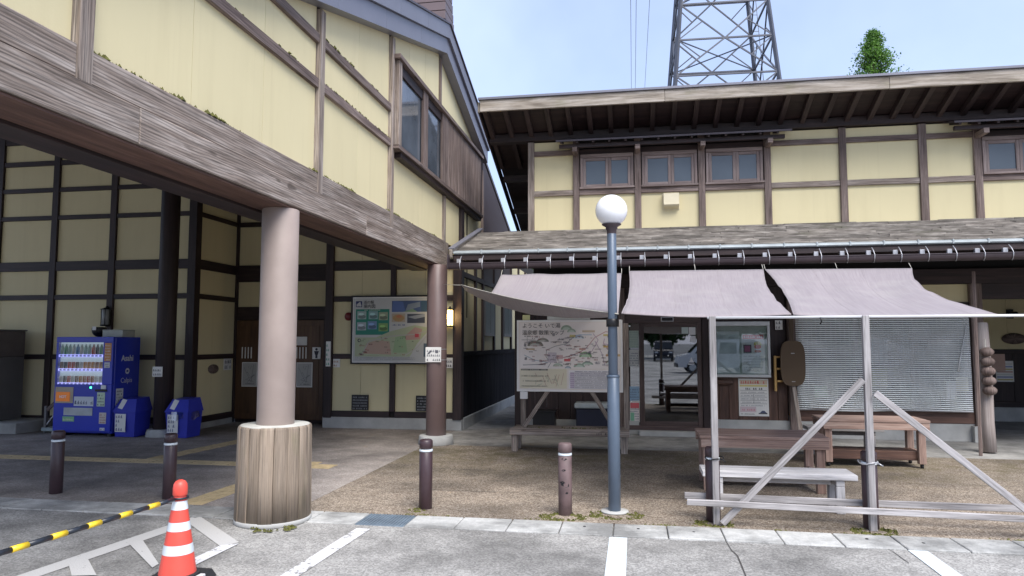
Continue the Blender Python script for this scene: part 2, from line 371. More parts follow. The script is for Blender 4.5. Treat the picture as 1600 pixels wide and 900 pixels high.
class Print:
    """flat printing: shapes in board coordinates (x right, y up), each a hair above the one before"""
    def __init__(s): s.m = MB(); s.mats = []; s.z = 0.; s.hold = False
    def c(s, col):
        mt = flat('ink_%02x%02x%02x' % tuple(int(x * 255) for x in col), col)
        if mt not in s.mats: s.mats.append(mt)
        return s.mats.index(mt)
    def up(s):
        if not s.hold: s.z += .00006
    def rect(s, x0, y0, x1, y1, col): s.up(); s.m.quad([(x0, y0, s.z), (x1, y0, s.z), (x1, y1, s.z), (x0, y1, s.z)], s.c(col))
    def poly(s, pts, col): s.up(); s.m.quad([(x, y, s.z) for x, y in pts], s.c(col))
    def ell(s, x, y, rx, ry, col, a0=0., a1=2 * math.pi, n=16):
        s.poly([(x + rx * math.cos(a0 + (a1 - a0) * k / n), y + ry * math.sin(a0 + (a1 - a0) * k / n)) for k in range(n + (0 if a1 - a0 > 6.2 else 1))], col)
    def line(s, pts, wd, col):
        s.up(); k = s.c(col)
        for a, b in zip(pts, pts[1:]):
            d = Vector((b[0] - a[0], b[1] - a[1])); L = d.length or 1; nx, ny = -d.y / L * wd / 2, d.x / L * wd / 2
            s.m.quad([(a[0] + nx, a[1] + ny, s.z), (b[0] + nx, b[1] + ny, s.z), (b[0] - nx, b[1] - ny, s.z), (a[0] - nx, a[1] - ny, s.z)], k)
    def words(s, x0, x1, y, h, col, n=None, q=None):     # an illegible line of small characters
        q = q or rnd; x = x0; s.up(); s.hold = True
        while x < x1 - h * .5:
            wd = h * q.uniform(.5, .9)
            if q.random() < .88:
                s.rect(x, y, x + wd, y + h * .22, col); s.rect(x, y + h * .4, x + wd * q.uniform(.6, 1), y + h * .6, col); s.rect(x + wd * q.uniform(.1, .6), y, x + wd * .75, y + h, col)
            x += wd + h * .22
        s.hold = False
    def build(s, loc, parent, quat=FACE_S, name='printing'):
        me = bpy.data.meshes.new('print'); me.from_pydata(s.m.v, [], s.m.f)
        for mt in s.mats: me.materials.append(mt)
        me.polygons.foreach_set('material_index', s.m.m)
        return stuff(put(name, me, parent, loc, quat))
def moss_line(name, p0, p1, wd, parent, density=60, size=.02, q=None):
    """tufts of moss growing along an edge"""
    q = q or rnd; p0, p1 = Vector(p0), Vector(p1); L = (p1 - p0).length; m = MB()
    for i in range(int(L * density)):
        t = q.random(); base = p0.lerp(p1, t)
        if mnoise.noise(base * 2.3) < -.12: continue
        base += Vector((q.uniform(-wd, wd) if abs((p1 - p0).x) < .5 * L else 0, q.uniform(-wd, wd) if abs((p1 - p0).y) < .5 * L else 0, 0))
        s = size * q.uniform(.5, 1.5) * (1.3 if mnoise.noise(base * 4) > .2 else .8)
        n = q.choice((4, 5)); top = base + Vector((q.uniform(-.3, .3) * s, q.uniform(-.3, .3) * s, s * q.uniform(.5, 1.2)))
        ring = [base + Vector((math.cos(6.283 * k / n + t * 9) * s * q.uniform(.6, 1.1), math.sin(6.283 * k / n + t * 9) * s * q.uniform(.6, 1.1), -.004)) for k in range(n)]
        for k in range(n): m.quad([ring[k], ring[(k + 1) % n], top])
    if m.v: return stuff(m.build(name, MOSS, parent))
def copy_tree(o, loc, name=None):
    d = Vector(loc) - wl_of(o)
    def cp(a, par):
        b = a.copy(); C.objects.link(b); b.parent = par; WLOC[b.name] = WLOC[a.name] + d
        for ch in [c for c in C.objects if c.parent == a]: cp(ch, b)
        return b
    n = cp(o, None); n.location = loc; return n

# ================================================================== GROUND
def sheet(name, x0, x1, y0, y1, z, mat, thick=0.):
    m = MB()
    if thick: m.box(x0, x1, y0, y1, z - thick, z)
    else: m.quad([(x0, y0, z), (x1, y0, z), (x1, y1, z), (x0, y1, z)])
    return struct(m.build(name, mat))
sheet('ground', -700, 700, -700, 700, -.06, FARA)
sheet('parking_lot', -40, 40, -70, 6.46, -.012, ASPH, .04)
pave = sheet('pavement', -3.42, 30, 6.84, 11.5, 0, PEB, .05)
sheet('porch_pavement', -30, -3.424, 6.84, 14.2, .0, PORCHF, .05)
sheet('walkway', -3.42, 30, 11.504, 30, .0, WALKM, .05)
kerb = struct(sheet('kerb', -30, 30, 6.43, 6.846, -.03, CONCD, .03))
k0 = -3.12 - .48 * 12
DRAIN = plain('drain_grate', (.20, .25, .30), .55, .3, .2, 8, .1)
for i in range(34):
    x = k0 + .482 * i
    if i == 13:
        m = MB(); m.box(x + .004, x + .478, 6.43, 6.835, -.02, -.008)
        for k in range(15): m.box(x + .012 + k * .031, x + .03 + k * .031, 6.44, 6.825, -.01, .0)
        m.build('drain_grate', DRAIN, kerb); continue
    dz = rnd.uniform(-.003, .003); o = bx('kerb_slab', x + .005, x + .477, 6.425 + rnd.uniform(-.003, .003), 6.836, -.03, .002, KERBM, kerb, bev=.006)
    o.location.z += dz
for x, y in ((.02, 6.66), (-.47, 6.66), (.51, 6.63), (1.97, 6.66), (2.4, 6.6)):         # chipped lifting holes
    cyl('lifting_hole', (x * 1.0, y + .02), .014, -.002, .0066, BLACKM, kerb, 10)
# ground moss at the kerb and round the posts
def moss_ring(c, r, n, parent, size=.018):
    m = MB()
    for i in range(n):
        a = rnd.uniform(0, 6.283); d = r * math.sqrt(rnd.uniform(.35, 1.25))
        x, y = c[0] + math.cos(a) * d * 1.25, c[1] + math.sin(a) * d * .8; s = size * rnd.uniform(.4, 1.3); k = 5
        rg = [(x + math.cos(6.283 * j / k) * s, y + math.sin(6.283 * j / k) * s, 0) for j in range(k)]
        for j in range(k): m.quad([rg[j], rg[(j + 1) % k], (x + rnd.uniform(-.4, .4) * s, y + rnd.uniform(-.4, .4) * s, s * rnd.uniform(.4, 1.1))])
    return stuff(m.build('moss', MOSS, parent))
for c, r, n in (((-.69, 7.0), .17, 150), ((-.2, 7.16), .2, 130), ((.73, 6.99), .14, 80), ((2.12, 6.95), .15, 90), ((-2.2, 7.02), .07, 25), ((-3.3, 6.05), .1, 1)): moss_ring(c, r, n, pave)
m = MB()
for i in range(420):                                                                     # loose moss line between the kerb and the pebbles
    x = rnd.uniform(-3, 4.2); y = 6.85 + abs(rnd.gauss(0, .02))
    if mnoise.noise(Vector((x * 1.7, 0, 0))) < .08: continue
    s = rnd.uniform(.006, .014); rg = [(x + math.cos(1.257 * j) * s, y + math.sin(1.257 * j) * s, 0) for j in range(5)]
    for j in range(5): m.quad([rg[j], rg[(j + 1) % 5], (x, y, s * .7)])
stuff(m.build('moss', MOSS, pave))

def paint_mat(name, col, gap):
    m, n, l, p = new_mat(name); v = coords(n, l, 'POS', (1, 1, 1))
    a = tex(n, l, v, 22, 5, .7); b = tex(n, l, v, 5, 4); vo = n.new('ShaderNodeTexVoronoi'); vo.inputs['Scale'].default_value = 75; l.new(v, vo.inputs['Vector'])
    sm = n.new('ShaderNodeMath'); sm.operation = 'ADD'; l.new(a, sm.inputs[0]); mm = n.new('ShaderNodeMath'); mm.operation = 'MULTIPLY'; mm.inputs[1].default_value = .6; l.new(b, mm.inputs[0]); l.new(mm.outputs[0], sm.inputs[1])
    c = ramp(n, l, sm.outputs[0], [(gap, (.23, .225, .215)), (gap + .07, col)])
    l.new(c, p.inputs['Base Color']); p.inputs['Roughness'].default_value = .75; bump(n, l, p, vo.outputs['Distance'], .4, .004)
    return m
PW = paint_mat('worn_white_paint', (.66, .66, .67), .68); PBL = paint_mat('pale_blue_paint', (.60, .66, .70), .45); PG = paint_mat('grey_white_paint', (.52, .51, .49), .56)
def marking(pts, mat, z=-.006):
    m = MB(); m.quad([(x, y, z) for x, y in pts]); o = struct(m.build('parking_line', mat)); return o
a, b = gx(565, 823), gx(425, 898)
def strip(p, q, wd, mat):
    d = Vector((q[0] - p[0], q[1] - p[1])).normalized(); n = Vector((-d.y, d.x)) * wd / 2
    return marking([(p[0] + n.x, p[1] + n.y), (q[0] + n.x, q[1] + n.y), (q[0] - n.x, q[1] - n.y), (p[0] - n.x, p[1] - n.y)], mat)
strip((-2.47, 6.30), (-2.62, 1.2), .135, PW)
strip((-.155, 6.40), (-.155, 1.2), .155, PBL)
strip((2.28, 6.42), (2.28, 1.2), .15, PBL)
for qi, q in enumerate(([(20, 900), (58, 900), (318, 811), (300, 807)], [(290, 813), (313, 806), (374, 846), (345, 853)],
          [(294, 875), (345, 851), (374, 848), (296, 886)], [(200, 847), (221, 840), (248, 880), (238, 886)], [(107, 880), (137, 872), (151, 898), (112, 899)])):
    marking([gx(*p) for p in q], PG if q[0][0] != 294 else PW, -.007 + .0012 * qi)
def crack(pts, wd, mat, par, z):
    m = MB()
    for (a, b), (c, d) in zip(pts, pts[1:]):
        n_ = Vector((b - d, c - a)).normalized() * wd * rnd.uniform(.5, 1) / 2; m.quad([(a + n_.x, b + n_.y, z), (c + n_.x, d + n_.y, z), (c - n_.x, d - n_.y, z), (a - n_.x, b - n_.y, z)])
    return stuff(m.build('crack', mat, par))
CRK = plain('crack_dirt', (.06, .055, .05), .95)
lot = bpy.data.objects['parking_lot']
crack([gx(*p) for p in ((1135, 845), (1143, 858), (1152, 866), (1158, 880), (1166, 900))], .012, CRK, lot, -.008); crack([gx(*p) for p in ((1370, 848), (1395, 860), (1420, 878))], .008, CRK, lot, -.008)
for yy in (8.02, 9.35): crack([(-3.3 + k * .35, yy + .012 * mnoise.noise(Vector((k, yy, 0)))) for k in range(30)], .012, CRK, pave, .003)

# tactile paving
def tactile_mesh():
    m = MB(); m.box(-.148, .148, -.148, .148, -.02, .004)
    for k in range(4): m.box(-.11 + k * .073 - .012, -.11 + k * .073 + .012, -.135, .135, .004, .0085)
    return m.mesh(TACT)
tm = tactile_mesh(); tp = struct(put('tactile_path', None, None, (-4.5, 7, .001)))
rot90 = Quaternion((0, 0, 1), R(90))
for i in range(9): put('tactile_tile', tm, tp, (-4.63 + .012 * i, 7.02 + .3 * i, .001))
for i in range(19): put('tactile_tile', tm, tp, (-4.22 - .3 * i, 9.24 if i < 9 else 9.22, .0015), rot90)
for i in range(8): put('tactile_tile', tm, tp, (-6.9 + .03 * i, 9.56 + .3 * i, .001))

# ================================================================== GABLED BUILDING (wall faces +X)
G = thing('gabled_building', 'cream half-timbered gabled building with an open porch on round columns', 'building', (-5, 8, 0))
XW = -3.37                                           # face of its cream panels
def ex(name, u0, u1, z0, z1, d0, d1, mat, parent=G, **k): return bx(name, XW + d0, XW + d1, u0, u1, z0, z1, mat, parent, **k)
YA, ZA, SL = 11.8, 6.83, .305                        # apex of the rake and the roof's slope
rk = lambda y, dz=0.: ZA + dz - SL * abs(y - YA)
# beams over the porch opening
for y0, y1 in ((2.9, 4.2), (4.2, 8.35), (8.35, 12.3)): ex('lower_beam', y0 + .002, y1 - .002, 3.045, 3.298, -.26, .075, GREYW, bev=.008)
for y0, y1 in ((2.9, 3.66), (3.78, 6.98), (7.09, 9.28), (9.38, 12.15)): ex('upper_beam', y0, y1, 3.306, 3.52, -.24, .05, GREYW, bev=.008)
ex('beam_end', 12.3, 12.5, 3.05, 3.52, -.24, .03, GREYW)
bx('soffit_board', XW - .3, XW + .05, 2.9, 12.28, 3.02, 3.043, REDW, G)
bx('inner_beam', XW - .6, XW - .32, 2.9, 12.3, 3.0, 3.3, DARKW, G)
bx('wall_backing', XW - .24, XW - .012, 2.9, 15.5, 3.53, 4.6, DARKIN, G)
# posts and rails
POSTS = [(3.66, .12), (6.98, .11), (9.28, .10)]
for y, wd in POSTS: ex('post', y, y + wd, 3.30, rk(y, -.02), -.05, .06, GREYW)
ex('post', 12.15, 12.25, 3.30, 4.345, -.05, .045, GREYW); ex('post', 11.86, 11.93, 5.815, rk(11.9, -.03), -.05, .04, BRNW)
for z in (4.45, 4.95):
    for y0, y1 in ((2.9, 3.655), (3.785, 6.975), (7.095, 9.275)):
        y0 = max(y0, YA - (ZA - z - .02) / SL)
        if y1 - y0 > .1: ex('rail', y0, y1, z, z + .105, -.05, .045, BRNW)
# cream boards of the wall, cut under the sloping roof
def gable_panel(y0, y1, z0, z1):
    t0, t1 = min(z1, rk(y0, .1)), min(z1, rk(y1, .1))
    if max(t0, t1) <= z0 + .03: return
    t0, t1 = max(t0, z0), max(t1, z0); poly = [(y0, z0), (y1, z0)] + ([(y1, t1)] if t1 > z0 + .001 else [])
    if y0 < YA < y1: poly.append((YA, min(z1, rk(YA, .1))))
    poly += [(y0, t0)] if t0 > z0 + .001 else []
    if len(poly) >= 3: prism_x('wall_panel', poly, XW - .012, XW, CREAM, G)
def cols(a, b, step):
    n = max(1, round((b - a) / step)); return [(a + (b - a) * i / n + .0025, a + (b - a) * (i + 1) / n - .0025) for i in range(n)]
for a, b in ((2.9, 3.66), (3.78, 6.98), (7.09, 9.28)):
    for z0, z1 in ((3.52, 4.45), (4.555, 4.95), (5.055, 7.5)):
        for u0, u1 in cols(a, b, .92): gable_panel(u0, u1, z0, z1)
for a, b in ((9.38, 12.15), (12.25, 15.5)):
    for u0, u1 in cols(a, b, 1.3 if a < 10 else 1.65): gable_panel(u0, u1, 3.52, 4.5)
for u0, u1 in cols(9.38, 11.86, .8) + cols(11.93, 15.4, 1.2): gable_panel(u0, u1, 5.7, 7.5)
for y0, y1 in ((2.9, 3.66), (3.78, 6.98), (7.09, 9.28), (9.38, 12.15)):
    moss_line('moss', (XW + .02, y0, 3.523), (XW + .02, y1, 3.523), .02, G, 75, .018)
for z in (4.555, 5.055):
    for y0, y1 in ((4.9, 6.97), (7.1, 9.27)): moss_line('moss', (XW + .025, y0, z + .002), (XW + .025, y1, z + .002), .018, G, 80, .017)
# projecting box window
W = put('box_window', None, G, (XW + .1, 9.2, 4.3))
WX0, WX1 = XW - .02, -3.25
bx('window_jamb', WX0, WX1, 9.39, 9.52, 4.495, 5.735, GREYW, W); bx('lintel', WX0, WX1 + .035, 9.33, 15.0, 5.74, 5.81, BRNW, W)
bx('window_sill', WX0, WX1 + .025, 9.33, 14.98, 4.43, 4.492, BRNW, W); bx('sill_board', WX0, WX1 - .01, 9.53, 14.95, 4.35, 4.427, DARKW, W)
bx('frieze_board', WX1 - .06, WX1 - .03, 9.525, 11.74, 5.58, 5.735, DARKW, W)
HAZY = plain('hazy_pane', (.085, .10, .12), .06, 0, .45, 1.1, 0)
for y0, y1 in ((10.62, 10.86), (11.75, 12.15)): bx('mullion', WX1 - .08, WX1 - .008, y0, y1, 4.495, 5.735, BRNW, W)
for y0, y1 in ((9.525, 10.615), (10.865, 11.745)):
    bx('window_pane', WX1 - .065, WX1 - .058, y0, y1, 4.5, 5.58, HAZY, W, bev=0)
    bx('window_frame', WX1 - .07, WX1 - .045, y0, y1, 4.495, 4.56, BLACKM, W)
    bx('window_frame', WX1 - .07, WX1 - .045, y0, y0 + .035, 4.56, 5.58, BLACKM, W); bx('window_frame', WX1 - .07, WX1 - .045, y1 - .035, y1, 4.56, 5.58, BLACKM, W)
for i in range(30):
    y = 12.17 + i * .0915; bx('slat', WX1 - .04, WX1 - .012, y, y + .052, 4.495, 5.735, BRNW, W)
bx('slat_backing', WX1 - .075, WX1 - .045, 12.155, 14.93, 4.5, 5.735, DARKW, W)
bx('end_post', WX0, WX1, 14.935, 14.97, 4.4, 5.73, DARKW, W)
# dark boarding behind the window's end, under the lower slope
prism_x('boarded_wall', [(15.5, 3.0), (19.2, 3.0), (19.2, 4.65), (15.5, 5.9)], XW - .02, XW + .02, DARKW, G)
ex('corner_post', 15.4, 15.52, 3.5, 5.6, -.05, .05, BRNW)
# roof, verge covers, ridge
def slope(y0, y1, dz, th): return [(y0, rk(y0, dz)), (y1, rk(y1, dz)), (y1, rk(y1, dz + th)), (y0, rk(y0, dz + th))]
for (y0, y1, x1) in ((2.5, YA, -3.24), (YA, 15.4, -3.24), (15.4, 19.2, -3.33)):
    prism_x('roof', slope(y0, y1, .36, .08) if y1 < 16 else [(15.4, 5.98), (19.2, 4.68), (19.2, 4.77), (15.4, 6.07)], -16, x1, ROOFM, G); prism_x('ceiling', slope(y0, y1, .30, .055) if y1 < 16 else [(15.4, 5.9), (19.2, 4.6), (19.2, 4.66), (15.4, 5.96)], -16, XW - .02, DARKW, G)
for (a, b, n) in ((2.5, YA, 6), (YA, 15.35, 3)):
    for (u0, u1) in [(a + (b - a) * i / n, a + (b - a) * (i + 1) / n) for i in range(n)]:
        prism_x('verge_board', slope(u0 + .002, u1 - .002, 0, .265), XW + .01, -3.2, METALF, G)
    n += 1
    for (u0, u1) in [(a + (b - a) * i / n, a + (b - a) * (i + 1) / n) for i in range(n)]:
        prism_x('verge_cover', slope(u0 + .002, u1 - .002, .27, .25), XW - .1, -3.155, METALF, G)
    prism_x('verge_cap', slope(a, b, .522, .03), XW - .12, -3.13, GUTM, G)
RIDGE = plain('ridge_metal', (.155, .115, .115), .45, .3, .1, 2, .03)
for k in range(4): bx('ridge_cover', -16, -3.16 - .006 * k, YA - .30 + .02 * k, YA + .30 - .02 * k, rk(YA, .5) + k * .17, rk(YA, .5) + k * .17 + .148, RIDGE, G); bx('ridge_joint', -16, -3.2, YA - .25, YA + .25, rk(YA, .5) + k * .17 + .149, rk(YA, .5) + k * .17 + .169, BLACKM, G)
# columns
def column(c, r, z1, mat): return cyl('column', c, r, 0, z1, mat, G, 40)
c1 = column((-3.46, 6.47), .178, 3.02, COLP)
# the stump casing round the near column: staves side by side
n_st, a = 17, 0.
for i in range(n_st):
    wdt = 2 * math.pi / n_st; a0 = i * wdt + .004; a1 = (i + 1) * wdt - .004 - rnd.uniform(0, .004); q = MB(); dr = rnd.uniform(-.008, .006)
    prof = [(.25, .03), (.352 + dr, .03), (.352 + dr, .03), (.345 + dr, .4), (.341 + dr, .88), (.341 + dr, .88), (.33 + dr, .902), (.33 + dr, .902), (.25, .902)]
    q.lathe(prof, (-3.46, 6.47, 0), 3, 0, a0, a1)
    for e in (a0, a1): q.quad([(-3.46 + math.cos(e) * rr, 6.47 + math.sin(e) * rr, zz) for rr, zz in ((.25, .03), (.352 + dr, .03), (.341 + dr, .88), (.33 + dr, .902), (.25, .902))])
    q.build('stave', STUMPW, c1)
cyl('stump_top', (-3.46, 6.47), .325, .88, .908, plain('stump_top', (.50, .49, .44), .85, 0, .2, 7, .3), c1, 40)
cyl('stump_foot', (-3.46, 6.47), .36, -.01, .032, CONC, c1, 40)
moss_ring((-3.3, 6.16), .16, 90, c1)
c2 = column((-3.3, 11.62), .17, 3.02, COL2); cyl('footing', (-3.3, 11.62), .30, 0, .15, CONC, c2, 36, r1=.28)
c3 = cyl('column', (-8.5, 11.75), .165, 0, 6.3, DARKW, G, 32); cyl('footing', (-8.5, 11.75), .29, 0, .13, CONC, c3, 32, r1=.26)
# ---- walls behind the porch
def frame_s(y, xs, zs, x0, x1, posts, mat=DARKW, parent=G, panel=CREAM, step=.95, pd=.04):
    """a wall that faces -Y: rails zs=[(z0,z1)], posts=[(x0,x1,z0,z1)], cream panels in every cell"""
    edges = [x0] + [v for p in posts for v in (p[0], p[1])] + [x1]
    for p in posts: bx('post', p[0], p[1], y - pd - .012, y + .05, p[2], p[3], mat, parent)
    spans = [(edges[i], edges[i + 1]) for i in range(0, len(edges), 2) if edges[i + 1] - edges[i] > .03]
    for a, b in spans:
        for z0, z1 in zs: bx('rail', a, b, y - pd, y + .05, z0, z1, mat, parent)
        for (p, q) in zip(zs, zs[1:]):
            for u0, u1 in cols(a, b, step): bx('wall_panel', u0, u1, y, y + .012, p[1], q[0], panel, parent, bev=.001)
RAILS = [(.12, .24), (1.36, 1.46), (2.56, 2.66), (3.15, 3.34), (4.20, 4.29), (4.78, 4.87), (5.34, 5.44), (5.80, 6.6)]
frame_s(12.5, None, RAILS, -15, -8.56, [(-14.36, -14.22, 0, 6), (-13.05, -12.91, 0, 6), (-11.71, -11.57, 0, 6), (-10.36, -10.22, 0, 6), (-9.1, -8.98, 0, 6)])
bx('corner_post', -8.58, -8.41, 12.42, 12.6, 0, 6, DARKW, G); bx('wall_backing', -15, -8.5, 12.515, 12.57, 0, 6.4, DARKIN, G)
bx('foundation', -15, -8.55, 12.44, 12.6, 0, .118, CONCD, G)
for (p, q) in zip(RAILS[:5], RAILS[1:6]):                                                 # short return wall that faces +X
    bx('wall_panel', -8.482, -8.47, 12.605, 13.95, p[1], q[0], CREAM, G, bev=.001)
for z0, z1 in RAILS[:6]: bx('rail', -8.48, -8.43, 12.605, 13.95, z0, z1, DARKW, G)
bx('post', -8.49, -8.42, 13.93, 14.0, .1, 4.8, DARKW, G); bx('foundation', -8.5, -8.43, 12.6, 13.9, 0, .118, CONCD, G); bx('wall_backing', -8.55, -8.49, 12.6, 14.1, 0, 4.9, DARKIN, G)
# toilet alcove
frame_s(14.0, None, [(2.18, 2.46), (3.0, 3.36), (4.2, 4.3), (4.78, 4.9)], -8.46, -6.12, [(-7.45, -7.3, 2.18, 4.9)])
bx('alcove_wall', -8.46, -6.1, 14.06, 14.1, 0, 4.9, DARKW, G); bx('wall_backing', -8.46, -3.35, 14.012, 14.055, 2.2, 4.9, DARKIN, G)
def toilet_door(x0, x1, kind, cx):
    d = bx('door', x0, x1, 13.96, 14.0, .08, 2.17, DOORW, G, grain=2)
    bx('door_panel', x0 + .1, x1 - .1, 13.95, 13.962, .2, 2.05, DOORW, d, grain=2)
    for k in range(4): bx('vent_slot', cx - .2 + k * .07, cx - .175 + k * .07, 13.943, 13.952, 1.36, 1.6, PAPER, d)
    pl = bx('notice', cx - .2, cx + .04, 13.94, 13.95, 1.64, 1.82, PAPER, d) if kind else None
    pq = Print(); pq.rect(0, 0, .32, .48, (.42, .41, .39)); q = random.Random(3)
    for i in range(14): pq.line([(q.uniform(.03, .29), q.uniform(.05, .45)), (q.uniform(.03, .29), q.uniform(.05, .45))], .008, (.2, .2, .2))
    pq.words(.05, .28, .03, .03, (.12, .12, .12)); bx('poster', cx - .18, cx + .18, 13.938, 13.948, .76, 1.28, PAPER, d); pq.build((cx - .16, 13.936, .78), d)
    return d
toilet_door(-8.42, -7.5, 0, -8.08); td = toilet_door(-7.28, -6.42, 1, -6.83)
tp_ = bx('toilet_sign', -6.66, -6.47, 13.93, 13.945, 1.35, 1.6, WHITEP, td); pr = Print(); pr.ell(.115, .215, .028, .028, (.03, .03, .05)); pr.poly([(.06, .18), (.17, .18), (.145, .10), (.085, .10)], (.03, .03, .05)); pr.rect(.092, .03, .138, .11, (.03, .03, .05)); pr.build((-6.68, 13.929, 1.34), tp_)
bx('door_jamb', -6.41, -6.2, 13.93, 14.02, 0, 2.18, DARKW, G); bx('door_jamb', -7.48, -7.3, 13.93, 14.02, 0, 2.18, DARKW, G)
# front of the toilet block, with the notice map
R2 = [(.22, .34), (1.37, 1.47), (2.52, 2.63), (3.15, 3.34), (4.1, 4.2), (4.7, 4.9)]
frame_s(13.45, None, R2, -6.0, -3.47, [(-4.77, -4.66, .34, 4.9)], step=.65)
bx('post', -6.14, -5.98, 13.38, 13.52, .2, 4.9, DARKW, G); bx('corner_post', -3.475, -3.30, 13.37, 13.56, .2, 4.9, DARKW, G)
bx('return_wall', -6.14, -6.02, 13.53, 14.0, .2, 4.9, DARKW, G)
bx('foundation', -6.16, -3.30, 13.40, 13.56, 0, .218, CONC, G); bx('wall_backing', -6.0, -3.4, 13.465, 13.55, .2, 4.9, DARKIN, G)
# side wall along the passage (faces +X)
XP = -3.36
bx('foundation', XP - .06, XP + .07, 13.56, 24, 0, .22, CONC, G)
ys = [13.57, 14.75, 15.5, 16.8, 17.9, 19.2, 20.5, 21.8, 23.1]
for y0, y1 in zip(ys, ys[1:]):
    bx('post', XP - .02, XP + .05, y0 - .05 if y0 > 13.6 else y0, y0 + .05, 1.5, 3.9, DARKW, G)
    bx('wall_panel', XP - .012, XP, y0 + .055, y1 - .055, 1.52, 3.0, CREAM, G, bev=.001)
    bx('wall_panel', XP - .012, XP, y0 + .055, y1 - .055, 3.12, 3.9, CREAM, G, bev=.001)
    for u0, u1 in cols(y0, y1, .42): bx('wainscot_board', XP, XP + .03, u0, u1, .22, 1.42, NAVYW, G, grain=2)
bx('rail', XP, XP + .06, 13.57, 24, 1.42, 1.51, NAVYW, G); bx('rail', XP, XP + .05, 13.57, 24, 3.01, 3.11, DARKW, G)
bx('wall_backing', XP - .08, XP - .02, 13.57, 24, .2, 4.2, DARKIN, G)
DIMP = plain('dim_pane', (.05, .06, .06), .35, 0, .2, 2, 0)
for y0, y1 in ((15.6, 16.7), (18.0, 19.1)):
    wv = bx('window', XP + .005, XP + .06, y0, y1, 1.85, 2.75, GREYP, G); bx('pane', XP + .055, XP + .065, y0 + .06, (y0 + y1) / 2 - .03, 1.92, 2.68, DIMP, wv, bev=0); bx('pane', XP + .055, XP + .065, (y0 + y1) / 2 + .03, y1 - .06, 1.92, 2.68, DIMP, wv, bev=0)

# ================================================================== STATION HOUSE (wall faces -Y)
H = thing('station_house', 'two-storey cream half-timbered house with a shingled pent roof and deep eaves', 'building', (2, 14, 0))
YW, XE = 13.45, 11.0
# upper storey
p2 = [(-1.05, .12), (.12, .12), (1.30, .12), (2.48, .12), (3.79, .12), (5.13, .13), (6.02, .12), (7.3, .12), (8.6, .12), (9.8, .12)]
z2 = [(3.74, 3.80), (4.53, 4.635), (5.325, 5.42), (5.60, 5.62)]
posts2 = [(-1.99, -1.87)] + [(x - wd / 2, x + wd / 2) for x, wd in p2]
for a, b in posts2: bx('post', a, b, YW - .065, YW + .06, 3.76, 5.60, BRNW if a > -1.9 else GREYW, H)
spans = [(a[1], b[0]) for a, b in zip(posts2, posts2[1:])]
for i, (a, b) in enumerate(spans):
    window = i in (1, 2, 3, 7, 8)
    for z0, z1 in ((3.82, 4.53), (4.635, 5.325), (5.42, 5.60)):
        if window and z0 > 4.6: continue
        bx('wall_panel', a, b, YW, YW + .012, z0, z1, CREAM, H, bev=.001)
    bx('rail', a, b, YW - .045, YW + .05, 4.53, 4.635, GREYW if not window else BRNW, H)
    bx('rail', a, b, YW - .045, YW + .05, 5.325, 5.42, BRNW if not window else DARKW, H)
    if window:
        wn_ = put('window', None, H, ((a + b) / 2, YW - .03, 4.66)); m0, m1 = a + .02, b - .02; WF = REDW
        WFRM = MATS.get('window_frame_wood') or wood('window_frame_wood', (.15, .11, .10), (.24, .185, .17), (.33, .27, .25), contrast=.3)
        bx('sill', a + .004, b - .004, YW - .09, YW + .02, 4.637, 4.675, WFRM, wn_); bx('frame', m0, m1, YW - .05, YW + .02, 5.25, 5.32, WFRM, wn_)
        mid = (m0 + m1) / 2
        for e0, e1 in ((m0, m0 + .05), (m1 - .05, m1)): bx('frame', e0, e1, YW - .05, YW + .02, 4.677, 5.248, WFRM, wn_)
        for s0, s1, dy in ((m0 + .052, mid + .03, 0), (mid + .032, m1 - .052, .0)):
            sa = put('sash', None, wn_, ((s0 + s1) / 2, YW, 4.7))
            for e0, e1 in ((s0, s0 + .055), (s1 - .055, s1)): bx('sash_stile', e0, e1, YW - .035 + dy, YW + .005 + dy, 4.68, 5.246, WFRM, sa)
            for e0, e1 in ((4.68, 4.73), (5.19, 5.246)): bx('sash_rail', s0 + .057, s1 - .057, YW - .033 + dy, YW + .003 + dy, e0, e1, WFRM, sa)
            bx('pane', s0 + .05, s1 - .05, YW - .012 + dy, YW - .006 + dy, 4.72, 5.2, FROST, sa, bev=0)
        bx('wall_backing', a, b, YW + .02, YW + .03, 4.64, 5.34, DARKIN, H)
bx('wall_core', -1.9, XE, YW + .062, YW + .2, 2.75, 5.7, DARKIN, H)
bx('wall_plate', -2.75, XE, YW - .10, YW + .1, 5.62, 5.78, DARKW, H)
bx('side_wall', -1.97, -1.9, YW + .07, 19, 3.7, 5.6, DARKW, H)
# little canopies over the upper windows
for c0, c1 in ((-1.40, 2.84), (5.49, 10.5)):
    cn = put('window_canopy', None, H, ((c0 + c1) / 2, 13.2, 5.45))
    prism_x('canopy_roof', [(12.98, 5.47), (13.44, 5.60), (13.44, 5.63), (12.98, 5.505)], c0, c1, GUTM, cn)
    bx('canopy_beam', c0 + .05, c1 - .1, 13.1, 13.17, 5.38, 5.45, DARKW, cn)
    x = c0 + .1
    while x < c1 - .1:
        bar('canopy_rafter', (x, 13.0, 5.452), (x, 13.38, 5.56), .04, .035, DARKW, cn); x += .3
    for xb in ([-1.05, .12, 1.30, 2.48] if c0 < 0 else [6.02, 7.3, 8.6]):
        bx('canopy_bracket', xb - .045, xb + .045, 13.05, 13.38, 5.29, 5.38, BRNW, cn)
vh = put('vent_hood', None, H, (.72, YW, 4.3))
prism_x('hood_body', [(YW - .002, 4.2), (YW - .13, 4.24), (YW - .16, 4.27), (YW - .13, 4.48), (YW - .1, 4.5), (YW - .002, 4.5)], .59, .87, VENTC, vh)
bx('hood_flange', .575, .885, YW - .012, YW - .001, 4.19, 4.515, VENTC, vh)
